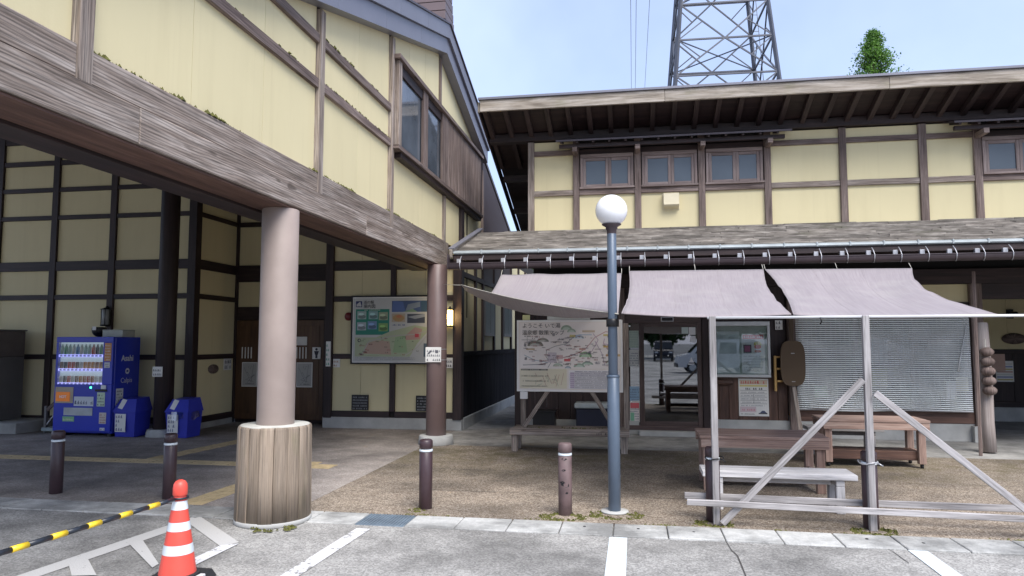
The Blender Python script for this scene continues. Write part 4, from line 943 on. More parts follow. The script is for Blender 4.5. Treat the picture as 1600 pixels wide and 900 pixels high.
for x, y, wd, h, c in ((1.38, .88, .17, .03, (.60, .50, .22)), (1.38, .70, .14, .03, (.6, .42, .16)), (1.42, .56, .22, .035, (.58, .40, .2)), (.85, .86, .09, .04, (.58, .5, .2)), (.15, .66, .14, .025, (.55, .42, .26)), (.76, .48, .1, .04, (.62, .12, .13)), (1.05, .94, .2, .03, (.60, .48, .36)), (.5, .46, .14, .16, (.60, .54, .58)), (.64, .52, .1, .06, (.62, .42, .42)), (1.0, .66, .1, .03, (.6, .36, .3))): M.rect(x, y, x + wd, y + h, c)
for i in range(115):
    x, y = q.uniform(.1, mw - .2), q.uniform(.4, .88); M.words(x, x + q.uniform(.04, .11), y, .017, q.choice([(.14, .13, .13), (.25, .2, .2), (.2, .2, .26), (.4, .15, .15)]), q=q)
for x, y in ((.12, .72), (.13, .5), (.58, .88), (1.45, .86), (1.45, .6), (1.15, .6), (.18, .75)):
    for k in range(3): M.line([(x + k * .013, y), (x + .006 + k * .013, y + .045)], .007, (.08, .09, .12))
M.rect(.07, .335, .5, .357, (.16, .15, .14)); M.words(.09, .48, .338, .015, (.6, .58, .5), q=q)
for i in range(16): a_ = q.uniform(.3, .75); M.line([(a_, q.uniform(.08, .3)), (a_ + q.uniform(-.1, .1), q.uniform(.08, .3))], .005, q.choice([(.45, .25, .22), (.35, .33, .28), (.3, .4, .3)]))
for i in range(3): M.words(.08, .5, .08 + i * .08, .018, (.3, .28, .24), q=q)
for r_ in range(9): M.rect(.85, .06 + r_ * .031, mw - .06, .064 + r_ * .031, (.42, .40, .46)); M.words(.93, mw - .07, .067 + r_ * .031, .016, (.36, .34, .42) if r_ > 5 else (.45, .45, .46), q=q)
for r_ in range(8): M.rect(.855, .065 + r_ * .031, .92, .085 + r_ * .031, (.52, .42, .54))
M.line([(.08, .82), (.3, .82)], .005, (.15, .15, .15)); M.line([(.17, .78), (.17, .86)], .005, (.15, .15, .15)); M.rect(1.45, .06, 1.62, .075, (.55, .3, .2))
M.build((MX0, MY - .001, MZ0), MBD, name='map_printing')
INK = flat('ink_black', (.03, .03, .035)); text('ようこそ いで湯', .085, (MX0 + .09, MY - .03, MZ0 + 1.015), INK, MBD)
text('温泉郷 散策マップ', .082, (MX0 + .09, MY - .03, MZ0 + .905), INK, MBD)

# ---- tables and benches
def table(x0, x1, y0, y1, zt, label, castors):
    t = thing('picnic_table', label, 'table', ((x0 + x1) / 2, (y0 + y1) / 2, 0)); n = 5; d = (y1 - y0) / n
    for k in range(n): bx('top_plank', x0 + rnd.uniform(-.006, .006), x1 + rnd.uniform(-.006, .006), y0 + k * d + .003, y0 + (k + 1) * d - .003, zt - .035, zt, TABLEW, t)
    bx('apron', x0 + .01, x1 - .01, y0 + .01, y0 + .05, zt - .135, zt - .037, TABLEW, t); bx('apron', x0 + .01, x1 - .01, y1 - .05, y1 - .01, zt - .135, zt - .037, TABLEW, t)
    for sx in (x0 + .04, x1 - .14):
        for sy in (y0 + .055, y1 - .145): 
            lg = bx('leg', sx, sx + .09, sy, sy + .09, .06 if castors else 0, zt - .037, TABLEW, t)
            if castors:
                q = MB(); q.tube([(sx + .03, sy + .045, .03), (sx + .06, sy + .045, .03)], .03, 12); q.build('castor', RUB, lg)
    for sx in (x0 + .05, x1 - .13): bx('stretcher', sx + .01, sx + .07, y0 + .15, y1 - .15, .12, .22, TABLEW, t)
    if castors: bx('shelf', x0 + .1, x1 - .1, y0 + .12, y1 - .12, .10, .22, REDW, t)
    else: bx('shelf', x0 + .14, x1 - .14, (y0 + y1) / 2 - .1, (y0 + y1) / 2 + .1, .13, .2, REDW, t)
    return t
table(.74, 2.16, 8.48, 9.22, .63, 'brown plank table close behind the pale bench', False)
table(2.55, 3.92, 10.38, 11.0, .65, 'brown plank table on black castors near the reed blind', True)
def bench(x0, x1, y0, y1, zt, label, mat):
    t = thing('wooden_bench', label, 'bench', ((x0 + x1) / 2, (y0 + y1) / 2, 0)); d = (y1 - y0) / 2
    for k in range(2): bx('seat_plank', x0, x1, y0 + k * d + .003, y0 + (k + 1) * d - .003, zt - .055, zt, mat, t)
    for sx in (x0 + .12, x1 - .2):
        for sy in (y0 + .02, y1 - .09): bx('leg', sx, sx + .08, sy, sy + .07, 0, zt - .12, mat, t)
        bx('leg_head', sx, sx + .08, y0 + .02, y1 - .02, zt - .118, zt - .057, mat, t)
    bx('rail', x0 + .21, x1 - .21, (y0 + y1) / 2 - .02, (y0 + y1) / 2 + .02, zt - .13, zt - .06, mat, t)
    return t
bench(.68, 2.17, 7.56, 7.96, .385, 'bleached white plank bench behind the low rails of the timber frame', BENCHW)
bench(2.55, 3.62, 11.25, 11.6, .44, 'grey plank bench half hidden behind the table on castors', PALEW)
# ---- reed blind
RB = thing('reed_blind', 'translucent white reed blind hung over the shop window', 'blind', (4.25, 13.2, .55)); q = random.Random(8); m = MB(); yb = YW - .14
RX0, RX1, RZ0, RZ1 = 2.86, 5.7, .52, 2.17; N = 48
for k in range(N):
    z = RZ0 + (RZ1 - RZ0) * k / N; segs = 26; pts = []
    for i in range(segs + 1):
        x = RX0 + (RX1 - RX0) * i / segs; pts.append((x, yb + .012 * mnoise.noise(Vector((x * 1.6, z * 2.5, 1))), z + .014 * mnoise.noise(Vector((x * .9, z * 3.1, 5))) * (1 - k / N) * 2))
    m.tube(pts, .0125, 6)
stuff(m.build('reed', plain('white_reed', (.80, .83, .83), .45, 0, .1, 4, .0), RB))
m = MB()
for i in range(36): x = RX0 + .03 + (RX1 - RX0 - .06) * i / 35; m.tube([(x, yb - .008, RZ0), (x + .01 * math.sin(i), yb - .008, RZ1)], .0026, 4)
stuff(m.build('blind_string', plain('string', (.6, .6, .58), .8), RB))
tube('head_rod', [(RX0 - .03, yb, RZ1 + .02), (RX1 + .03, yb, RZ1 + .02)], .02, PALEW, RB); tube('bottom_rod', [(RX0, yb - .005, RZ0 - .01), (4.2, yb - .005, RZ0 + .01), (RX1, yb - .005, RZ0 - .005)], .013, PALEW, RB)
tube('pull_cord', [(RX1 - .05, yb - .03, 2.0), (RX1 - .2, yb - .03, 1.3), (RX1 - .22, yb - .03, 1.2)], .008, plain('white_cord', (.75, .75, .75), .6), RB, 6)
# ---- notice board, poster, hanging things by the entrance
NB = thing('notice_case', 'grey glazed notice case with a red-headed sheet beside the entrance door', 'notice board', (1.9, YW, 1.05)); a_, b_, c_, d_ = 1.36, 2.43, 1.07, 2.08
ALU = plain('aluminium', (.55, .57, .58), .35, .4, .04, 6, .02)
bx('backing', a_ + .02, b_ - .02, YW - .05, YW - .02, c_ + .02, d_ - .02, plain('green_felt', (.36, .42, .37), .9), NB)
for x0, x1, z0, z1 in ((a_, b_, d_ - .08, d_), (a_, b_, c_, c_ + .05), (a_, a_ + .1, c_ + .052, d_ - .082), (b_ - .045, b_, c_ + .052, d_ - .082)): bx('case_frame', x0, x1, YW - .11, YW - .02, z0, z1, ALU, NB)
bx('case_glass', a_ + .1, b_ - .045, YW - .085, YW - .08, c_ + .05, d_ - .08, CLEAR, NB, bev=0)
pq = Print(); q = random.Random(12); pq.rect(0, 0, .40, .72, (.66, .68, .66)); pq.rect(.02, .62, .38, .70, (.62, .13, .14)); pq.words(.04, .36, .64, .04, (.8, .72, .68), q=q)
pq.rect(.03, .37, .17, .52, (.10, .09, .10)); pq.rect(.05, .39, .15, .50, (.42, .10, .2)); pq.ell(.28, .53, .07, .05, (.55, .5, .12)); pq.ell(.28, .48, .06, .04, (.6, .16, .12)); pq.ell(.28, .40, .06, .025, (.55, .2, .12)); pq.ell(.26, .16, .11, .14, (.52, .55, .5))
for k in range(6): pq.words(.03, .37, .05 + k * .05, .018, (.3, .32, .32), q=q)
pq.build((1.94, YW - .0515, 1.14), NB); bx('sheet', 1.5, 1.9, YW - .056, YW - .051, 1.14, 1.9, plain('pale_sheet', (.56, .62, .62), .7), NB)
pq = Print()
for k in range(11): pq.rect(.0, .03 + k * .065, .045, .075 + k * .065, (.3, .33, .36))
pq.build((a_ + .03, YW - .1115, 1.2), NB)
PS = thing('wall_poster', 'printed paper poster with red heading below the notice case', 'poster', (2.1, YW, .38)); bx('poster_sheet', 1.87, 2.39, YW - .028, YW - .0205, .37, 1.045, PAPER, PS); pq = Print(); q = random.Random(31)
pq.rect(.02, .57, .5, .65, (.60, .48, .35)); pq.words(.04, .48, .585, .05, (.6, .08, .09), q=q); pq.rect(.02, .53, .5, .56, (.62, .55, .2)); pq.words(.12, .42, .475, .035, (.08, .08, .08), q=q)
for k, z in enumerate((.46, .40, .34, .28, .22)): pq.rect(.03, z, .49, z + .006, (.15, .15, .15)); pq.words(.04, .46, z - .04, .02, (.25, .25, .27), q=q)
pq.rect(.26, .22, .266, .40, (.15, .15, .15)); pq.rect(.02, .07, .3, .17, (.62, .5, .52)); pq.words(.03, .29, .1, .03, (.6, .2, .25), q=q); pq.rect(.34, .04, .49, .06, (.05, .05, .06)); pq.poly([(.36, .06), (.48, .06), (.44, .1), (.40, .1)], (.06, .08, .14)); pq.words(.03, .3, .03, .02, (.08, .08, .08), q=q); pq.build((1.87, YW - .0285, .37), PS)
BP = thing('barrel_plaque', 'oval carved wooden plaque low on the brown boarded wall', 'plaque', (1.62, YW, .95)); m = MB(); m.lathe([(0, 0), (.17, 0), (.17, 0), (.17, .02), (.15, .035), (0, .035)], (0, 0, 0), 24); o = put('plaque_disc', m.mesh(REDW), BP, (1.62, YW - .022, .97), FACE_S); o.scale = (1, .32, 1)
PD = thing('paddle_sign', 'brown wooden paddle-shaped board hung on the post beside the blind', 'sign', (2.80, 13.1, .9)); m = MB(); out = []
for t in [6.283 * k / 40 for k in range(40)]:
    ct, st = math.cos(t), math.sin(t); out.append((.21 * math.copysign(abs(ct) ** .55, ct), .40 * math.copysign(abs(st) ** .62, st)))
PDW = wood('paddle_wood', (.06, .038, .022), (.10, .066, .038), (.15, .10, .06), contrast=.35)
m.quad([(x, z, .0) for x, z in out]); m.quad([(x, z, .035) for x, z in reversed(out)])
for (x, z), (x2, z2) in zip(out, out[1:] + out[:1]): m.quad([(x, z, 0), (x2, z2, 0), (x2, z2, .035), (x, z, .035)])
put('paddle_blade', m.mesh(PDW), PD, (2.79, YW - .16, 1.33), FACE_S); bx('paddle_handle', 2.745, 2.815, YW - .19, YW - .155, 1.72, 2.2, PDW, PD)
for z in (1.5, 1.0): bx('nail_plate', 2.76, 2.82, YW - .2, YW - .194, z, z + .012, STEEL, PD)
SH = thing('wall_shelf', 'narrow yellow pine shelf rack fixed between notice case and paddle board', 'shelf', (2.55, 13.3, .8))
bx('upright', 2.48, 2.52, YW - .14, YW - .06, .83, 1.46, YELW, SH)
for z in (.99, 1.21, 1.42): bx('shelf_board', 2.525, 2.73, YW - .15, YW - .06, z, z + .035, YELW, SH)
LB = thing('leaning_board', 'thin grey plank leaning on the post below the paddle board', 'plank', (2.8, 12.9, 0)); bar('plank', (2.84, 12.95, .02), (2.80, YW - .125, .95), .07, .025, GREYW, LB, up=(0, -1, 0))
CT = thing('corner_label', 'little white lettered plate high on the post above the paddle board', 'sign', (2.6, 13.3, 1.9)); bx('plate', 2.53, 2.66, YW - .06, YW - .045, 1.93, 2.1, PAPER, CT); pq = Print(); pq.words(.01, .12, .02, .05, (.1, .1, .1)); pq.words(.01, .12, .1, .05, (.1, .1, .1)); pq.build((2.53, YW - .0605, 1.93), CT)
# log post with wooden balls, leaning plank
LP = thing('log_post', 'pale knotted log standing against the corner post at the recess', 'log', (5.33, 12.15, 0)); pts = [tuple(px(x_, y_, 1, Y_)) for x_, y_, Y_ in ((1545, 706, 12.12), (1542, 660, 12.14), (1539, 600, 12.2), (1536, 550, 12.24), (1533, 505, 12.3))]
LOGW = wood('pale_log', (.26, .21, .19), (.40, .34, .315), (.52, .46, .43), contrast=.3); m = MB(); m.tube(pts, [.11, .10, .105, .10, .09], 16); m.build('log_trunk', LOGW, LP)
BS = thing('ball_string', 'string of five brown wooden balls hanging down the pale log', 'garland', (5.35, 12.15, .9))
for k in range(5):
    m = MB(); z = 1.12 + .148 * k; m.lathe([(.001, -.072)] + [(.1 * math.sin(t), -.074 * math.cos(t)) for t in [math.pi * j / 12 for j in range(1, 12)]] + [(.001, .072)], (5.40 - .004 * k, 12.03, z - .16), 20); m.build('ball', BRNW, BS)
tube('hanging_cord', [(5.40, 12.05, .85), (5.40, 12.1, 1.75)], .008, ROPE, BS)
LK = thing('leaning_pole', 'thin dark pole leaning beside the pale log', 'pole', (5.1, 11.75, 0)); bar('pole', (5.12, 11.78, 0), (5.22, 11.95, 2.8), .045, .045, BRNW, LK)
# things below the map board
bxs = thing('low_crate', 'low black crate standing by the wall under the map board', 'crate', (-1.6, 13, 0)); q = bx('crate_body', -1.85, -1.45, 13.0, 13.3, .1, .42, BLACKM, bxs); bx('crate_lid', -1.87, -1.43, 12.98, 13.32, .42, .45, BLACKM, bxs)
for x in (-1.83, -1.5): bx('crate_foot', x, x + .05, 13.02, 13.28, 0, .098, BLACKM, bxs)
bxs = thing('storage_bin', 'dark navy bin with a pale blue lid by the wall under the map board', 'bin', (-.7, 13, 0)); bx('bin_body', -1.05, -.32, 12.95, 13.32, .02, .5, plain('navy_plastic', (.012, .014, .03), .4), bxs, bev=.02); bx('bin_lid', -1.08, -.3, 12.93, 13.34, .502, .60, plain('pale_blue_plastic', (.34, .38, .40), .4), bxs, bev=.02)

# ================================================================== PORCH THINGS
V = thing('vending_machine', 'bright blue drink vending machine with three lit rows of bottles', 'vending machine', (-9.85, 11.7, 0)); vx0, vx1, vy, vz = -10.45, -9.28, 11.37, 1.80
bx('body', vx0, vx1, vy + .06, vy + .72, .06, vz, VBLUE, V, bev=.012)
for x0, x1, z0, z1 in ((vx0, vx1, .10, .94), (vx0, vx0 + .05, .942, 1.70), (vx1 - .2, vx1, .942, 1.70), (vx0, vx1, 1.702, vz)): bx('front_panel', x0, x1, vy, vy + .058, z0, z1, VBLUE, V)
for x in (vx0 + .06, vx1 - .14): bx('foot', x, x + .08, vy + .1, vy + .6, 0, .058, BLACKM, V)
dx0, dx1 = vx0 + .05, vx1 - .2; D3 = put('display', None, V, ((dx0 + dx1) / 2, vy, .95))
bx('display_back', dx0, dx1, vy + .052, vy + .0595, .943, 1.70, plain('display_white', (.5, .55, .56), .6, 0, .05, 4, 0, (.7, .85, .9), .10), D3)
LIL = plain('lit_strip', (.6, .6, .9), .5, 0, 0, 1, 0, (.42, .40, 1.0), .4); q = random.Random(6)
BOT = [flat('bottle_%d' % i, c, .3) for i, c in enumerate([(.10, .30, .16), (.05, .05, .05), (.50, .08, .05), (.55, .22, .04), (.55, .52, .45), (.08, .22, .38), (.35, .12, .04), (.18, .09, .05), (.30, .42, .36)])]
LIDW = flat('bottle_lid', (.6, .6, .6)); pal = [[8, 0, 8, 4, 5, 4, 8, 8, 2, 1, 0], [7, 1, 2, 2, 7, 4, 3, 3, 3, 6, 3], [4, 1, 2, 4, 7, 3, 6, 2, 6, 4, 4]]
_bm = {}
def bottle(k, can):
    if (k, can) in _bm: return _bm[(k, can)]
    m = MB()
    if can: m.lathe([(.001, 0), (.026, 0), (.029, .006), (.029, .11), (.024, .12), (.001, .12)], (0, 0, 0), 10)
    else: m.lathe([(.001, 0), (.03, 0), (.03, .12), (.012, .165), (.012, .185), (.001, .185)], (0, 0, 0), 10)
    _bm[(k, can)] = m.mesh(BOT[k]); return _bm[(k, can)]
for r_ in range(3):
    zz = 1.48 - r_ * .255 ; sh_ = bx('shelf', dx0, dx1, vy + .005, vy + .05, zz - .045, zz, LIL, D3)
    for c_ in range(11): put('bottle', bottle(pal[r_][c_], r_ > 0), D3, (dx0 + .055 + c_ * (dx1 - dx0 - .11) / 10, vy + .028, zz + .001))
    pq = Print()
    for c_ in range(11): x = .03 + c_ * (dx1 - dx0 - .11) / 10; pq.rect(x, .008, x + .05, .034, (.3, .3, .6))
    pq.build((dx0, vy + .0045, zz - .045), D3)
bx('display_glass', dx0, dx1, vy + .001, vy + .003, .943, 1.70, CLEAR, D3, bev=0)
def vlabel(x0, x1, z0, z1, col, rows=0, ink=(.1, .1, .12), name='sticker'):
    o = bx(name, x0, x1, vy - .006, vy - .0005, z0, z1, flat('sticker_%d' % (abs(hash((col, x0))) % 9999), col), V)
    if rows:
        pq = Print(); h = (z1 - z0) / (rows + .5)
        for k in range(rows): pq.words(.015, x1 - x0 - .01, h * .3 + k * h, h * .55, ink, q=random.Random(int(x0 * 100) + k))
        pq.build((x0, vy - .0065, z0), V)
    return o
OR_ = plain('lit_orange', (.75, .22, .03), .5, 0, .05, 4, 0, (.9, .25, .03), .05)
vlabel(vx1 - .165, vx1 - .03, 1.36, 1.69, (.60, .28, .10), 6, (.7, .65, .6)); vlabel(vx1 - .16, vx1 - .05, 1.24, 1.34, (.6, .6, .62), 2)
o = bx('promo_panel', vx0 + .03, vx0 + .40, vy - .008, vy - .0005, .60, .89, plain('promo_grey', (.42, .36, .27), .5), V); bx('promo_card', vx0 + .05, vx0 + .34, vy - .014, vy - .0085, .63, .80, OR_, o); text('HOT', .07, (vx0 + .12, vy - .016, .69), flat('ink_white', (.8, .8, .8)), o, bold=.002)
vlabel(vx0 + .42, vx1 - .35, .55, .72, (.62, .66, .72), 1, (.1, .12, .2)); bx('take_out_flap', vx0 + .22, vx1 - .36, vy - .012, vy - .0005, .38, .52, plain('flap_grey', (.45, .48, .5), .3), V); vlabel(vx0 + .2, vx0 + .44, .27, .36, (.25, .5, .25), 1, (.8, .8, .6))
vlabel(vx1 - .28, vx1 - .12, .55, .80, (.55, .68, .52), 4); vlabel(vx1 - .22, vx1 - .08, .24, .44, (.62, .55, .5), 4, (.4, .12, .1)); vlabel(vx1 - .2, vx1 - .1, .12, .17, (.6, .6, .62), 1)
bx('coin_slot', vx1 - .2, vx1 - .1, vy - .02, vy - .0005, .86, .93, ALU, V); bx('keypad', vx1 - .32, vx1 - .08, vy - .016, vy - .0005, .815, .855, BLACKM, V); bx('green_light', vx1 - .43, vx1 - .40, vy - .012, vy - .0005, .87, .90, plain('green_led', (.1, .8, .3), .4, 0, 0, 1, 0, (.05, 1, .3), 2.5), V)
WI = flat('ink_pale', (.62, .64, .70)); text('Asahi', .15, (vx1 + .0035, vy + .22, 1.36), WI, V, FACE_E, bold=.004, xs=.95); text('Calpis', .13, (vx1 + .0035, vy + .22, .96), WI, V, FACE_E, xs=.95)
pq = Print(); pq.ell(.05, .05, .055, .055, (.62, .64, .7)); pq.ell(.05, .05, .03, .02, (.02, .03, .3)); pq.build((vx1 + .002, vy + .34, 1.12), V, FACE_E)
o = bx('side_label', vx1 + .0005, vx1 + .005, vy + .12, vy + .3, .50, .86, PAPER, V); pq = Print(); q = random.Random(17)
for k in range(6): pq.words(.015, .165, .02 + k * .055, .03, (.15, .15, .2), q=q)
pq.build((vx1 + .0052, vy + .12, .5), o, FACE_E)
for k, (x, y, label) in enumerate(((-9.03, 11.62, 'blue recycling bin with slanted lid beside the vending machine'), (-8.02, 11.66, 'blue recycling bin with slanted lid and a clear bag beyond the dark round column'))):
    Rb = thing('recycling_bin', label, 'bin', (x, y, 0), 'blue recycling bins'); q = MB(); a = .19
    q.hexa([Vector(v) for v in ((x - .19, y - .18, .01), (x + .19, y - .18, .01), (x - .19, y + .2, .01), (x + .19, y + .2, .01), (x - .22, y - .21, .46), (x + .22, y - .21, .46), (x - .22, y + .22, .46), (x + .22, y + .22, .46))]); q.build('bin_body', BINB, Rb)
    q = MB(); q.hexa([Vector(v) for v in ((x - .235, y - .225, .46), (x + .235, y - .225, .46), (x - .235, y + .235, .46), (x + .235, y + .235, .46), (x - .15, y - .12, .68), (x + .17, y - .12, .68), (x - .15, y + .22, .70), (x + .17, y + .22, .70))]); q.build('bin_lid', BINB, Rb)
    lb = bx('bin_label', x - .17, x + .04, y - .225, y - .213, .10, .42, PAPER, Rb); pq = Print(); qq = random.Random(k)
    for r_ in range(4): pq.words(.015, .155, .02 + r_ * .075, .05, (.15, .17, .3), q=qq)
    pq.build((x - .17, y - .2255, .10), lb); bar('lid_label', (x - .10, y - .20, .51), (x - .055, y - .13, .672), .10, .006, PAPER, Rb, up=(0, -1, .4))
    if k:
        q = MB(); qq = random.Random(4)
        for j in range(26):
            t = 6.283 * j / 26; t2 = 6.283 * (j + 1) / 26; f = lambda t, z, e: (x + (.25 + e) * math.cos(t), y + (.245 + e) * math.sin(t), z)
            q.quad([f(t, .34 + .03 * math.sin(t * 5), .02 * math.sin(t * 3)), f(t2, .34 + .03 * math.sin(t2 * 5), .02 * math.sin(t2 * 3)), f(t2, .47, 0), f(t, .47, 0)])
        q.build('clear_bag', glass_mat('bag_film', (.75, .75, .85), .15), Rb)
flat_ = thing('flat_box', 'pale flat box lying on top of the vending machine', 'box', (-9.4, 11.8, vz)); bx('box_body', -9.72, -9.30, 11.62, 11.95, vz + .001, vz + .12, plain('pale_card', (.40, .42, .38), .7), flat_); bx('box_flap', -9.725, -9.295, 11.615, 11.955, vz + .121, vz + .135, plain('pale_card'  , (.4, .42, .38)), flat_)
def lantern(name, label, x, y, z, lit, sz):
    t = thing(name, label, 'lantern', (x, y, z)); bx('back_plate', x - .04, x + .04, y + .09, y + .115, z - .1, z + .14, BLACKM, t); tube('arm', [(x, y + .09, z + .14), (x, y + .03, z + .2), (x, y, z + .18)], .012, BLACKM, t)
    gm = plain('lit_lantern', (.9, .75, .35), .4, 0, .1, 10, 0, (1., .72, .25), 2.2) if lit else plain('dull_lantern', (.28, .29, .28), .3)
    cyl('lamp_glass', (x, y), .058 * sz, z - .17, z + .13, gm, t, 16); cyl('lamp_cap', (x, y), .08 * sz, z + .13, z + .17, BLACKM, t, 16, r1=.03); cyl('lamp_foot', (x, y), .07 * sz, z - .2, z - .17, BLACKM, t, 16)
    for k in range(6): a = 6.283 * k / 6; tube('lamp_bar', [(x + .062 * sz * math.cos(a), y + .062 * sz * math.sin(a), z - .17), (x + .062 * sz * math.cos(a), y + .062 * sz * math.sin(a), z + .13)], .006, BLACKM, t, 6)
    if lit:
        pl = bpy.data.lights.new('lantern_light', 'POINT'); pl.energy = 5; pl.color = (1, .7, .3); pl.shadow_soft_size = .06; lo = bpy.data.objects.new('lantern_light', pl); C.objects.link(lo); lo.parent = t; lo.location = (0, -.14, 0)
    return t
lantern('wall_lantern', 'glowing yellow wall lantern with black bars next to the brown column', -3.53, 13.33, 2.2, True, 1.15)
lt = lantern('wall_lantern', 'unlit black wall lantern above the vending machine', -10.3, 12.38, 2.22, False, 1.35)
m = MB(); m.lathe([(.001, -.13)] + [(.13 * math.sin(t), -.13 * math.cos(t)) for t in [math.pi * j / 12 for j in range(1, 7)]] + [(.13, .04), (.12, .06), (.001, .06)], (-10.02, 12.2, vz + .16), 20); bw = thing('black_bowl', 'round black bowl on top of the vending machine below the unlit lantern', 'bowl', (-10.02, 11.9, vz)); o = m.build('bowl_body', BLACKM, bw); o.location.y -= .3; o.location.z -= .03
bx('bowl_tag', -10.06, -9.98, 11.76, 11.768, vz + .13, vz + .2, PAPER, bw)
# information board of the station
IB = thing('information_board', 'large grey framed information board with green photos and a site map in the porch', 'information board', (-4.7, 13.35, 1.3)); ix0, ix1, iz0, iz1, iy = -5.53, -3.82, 1.30, 2.60, 13.33
bx('panel', ix0, ix1, iy, iy + .06, iz0, iz1, WHITEP, IB)
for x0, x1, z0, z1 in ((ix0 - .03, ix1 + .03, iz1, iz1 + .03), (ix0 - .03, ix1 + .03, iz0 - .03, iz0), (ix0 - .03, ix0, iz0, iz1), (ix1, ix1 + .03, iz0, iz1)): bx('frame', x0, x1, iy - .015, iy + .07, z0, z1, BLACKM, IB)
Q = Print(); q = random.Random(77); Wd, Hd = ix1 - ix0, iz1 - iz0
Q.rect(.02, .02, Wd - .02, Hd - .02, (.50, .51, .50)); Q.rect(.07, .55, .77, 1.06, (.02, .21, .15))
for x, y, c in ((.10, .86, (.32, .42, .40)), (.34, .86, (.25, .40, .40)), (.55, .84, (.30, .36, .24)), (.10, .64, (.36, .42, .46)), (.32, .66, (.16, .26, .44)), (.55, .62, (.20, .36, .12))):
    Q.rect(x, y, x + .19, y + .16, c); Q.ell(x + .1, y + .05, .08, .04, tuple(k * .5 for k in c)); Q.ell(x + .08, y + .1, .06, .025, tuple(min(1, k * 1.7) for k in c))
Q.words(.25, .6, 1.03, .03, (.5, .6, .5), q=q); Q.rect(.82, 1.0, 1.62, 1.22, (.06, .10, .22)); Q.poly([(.82, 1.0), (1.1, 1.0), (1.05, 1.2), (.85, 1.22)], (.09, .15, .36)); Q.poly([(1.1, 1.02), (1.4, 1.1), (1.4, 1.2), (1.15, 1.15)], (.22, .27, .33)); Q.rect(1.42, 1.0, 1.62, 1.22, (.05, .10, .16)); Q.poly([(1.05, 1.0), (1.35, 1.0), (1.25, 1.06)], (.2, .32, .2))
Q.rect(.82, .80, 1.1, .97, (.42, .36, .28)); Q.ell(.96, .88, .12, .07, (.42, .27, .12)); Q.ell(.97, .91, .06, .03, (.5, .2, .1)); Q.rect(1.14, .78, 1.5, .96, (.06, .07, .10)); Q.poly([(1.14, .9), (1.3, .86), (1.5, .9), (1.5, .96), (1.3, .93)], (.3, .33, .37)); Q.words(.84, 1.1, .73, .03, (.12, .16, .3), q=q)
Q.poly([(.06, .12), (.06, .5), (.5, .5), (.8, .62), (1.3, .74), (1.62, .68), (1.35, .38), (1.2, .12)], (.40, .45, .30)); Q.poly([(.22, .18), (.30, .38), (.5, .44), (.78, .42), (.82, .16)], (.46, .33, .26)); Q.poly([(1.08, .44), (1.12, .55), (1.3, .70), (1.45, .66), (1.4, .46)], (.46, .30, .26)); Q.poly([(.85, .2), (.9, .5), (1.1, .55), (1.15, .2)], (.30, .42, .24)); Q.line([(.2, .14), (.35, .42), (.8, .52), (1.3, .56), (1.55, .62)], .02, (.42, .40, .36)); Q.line([(1.1, .14), (1.35, .3), (1.6, .6)], .018, (.46, .45, .42)); Q.rect(1.48, .12, 1.66, .38, (.10, .14, .18)); Q.rect(1.3, .50, 1.38, .57, (.5, .06, .08))
for i in range(40): x, y = q.uniform(.12, 1.35), q.uniform(.14, .5); Q.words(x, x + q.uniform(.03, .09), y, .022, q.choice([(.1, .12, .1), (.35, .1, .1), (.12, .2, .12)]), q=q)
for y in (.06, .09): Q.words(.06, 1.3, y, .018, (.32, .33, .33), q=q)
Q.ell(.15, .44, .035, .035, (.05, .06, .06)); Q.ell(.155, .44, .02, .02, (.42, .46, .34)); Q.rect(.07, 1.10, .2, 1.22, (.02, .03, .12)); Q.rect(.085, 1.115, .13, 1.16, (.5, .5, .5)); Q.poly([(.1, 1.17), (.16, 1.21), (.19, 1.12), (.15, 1.11)], (.5, .5, .5)); Q.build((ix0, iy - .001, iz0), IB, name='board_printing')
text('道の駅', .075, (ix0 + .23, iy - .012, iz0 + 1.17), INK, IB); text('案内図', .085, (ix0 + .23, iy - .012, iz0 + 1.085), INK, IB)
def sign(name, label, x0, x1, y, z0, z1, rows, ink=(.1, .1, .12), mat=None, cat='sign', depth=.012):
    t = thing(name, label, cat, ((x0 + x1) / 2, y, z0)); bx('plate', x0, x1, y - depth, y - .001, z0, z1, mat or PAPER, t); pq = Print(); h = (z1 - z0) / (rows + .4); q = random.Random(int(x0 * 77))
    for k in range(rows): pq.words((x1 - x0) * .08, (x1 - x0) * .93, h * .3 + k * h, h * .5, ink, q=q)
    pq.build((x0, y - depth - .001, z0), t); return t
s_ = sign('column_sign', 'white notice plate strapped to the brown column', -3.44, -3.17, 11.44, 1.37, 1.62, 3, (.15, .16, .18)); pq = Print(); pq.rect(.17, .15, .22, .2, (.12, .12, .14)); pq.poly([(.03, .14), (.09, .2), (.11, .18), (.06, .13)], (.1, .1, .12)); pq.build((-3.44, 11.426, 1.37), s_)
for z in (1.40, 1.58): cyl('strap', (-3.3, 11.62), .172, z, z + .012, STEEL, s_, 28, bev=.001)
sign('wall_notice', 'small white notice on cream panel below the glowing lantern', -3.66, -3.46, 13.40, 1.20, 1.40, 2); sign('door_side_plate', 'tall narrow white and green plate on the post by the toilet door', -6.1, -6.0, 13.38, 1.22, 1.72, 5, (.1, .35, .25)); sign('picture_notice', 'small notice with an orange drawing beside the tall plate', -5.97, -5.82, 13.44, 1.2, 1.38, 2, (.45, .22, .1))
sign('black_vent_plate', 'black lettered plate low on the cream wall under the information board', -5.55, -5.2, 13.43, .36, .66, 5, (.35, .36, .38), BLACKM, 'plate', .03); sign('black_vent_plate', 'black lettered plate low on the cream wall behind the brown column', -4.22, -3.86, 13.43, .36, .66, 5, (.35, .36, .38), BLACKM, 'plate', .03)
sign('post_notice', 'white square notice on the dark round column near the bins', -8.62, -8.42, 11.58, 1.08, 1.26, 2)
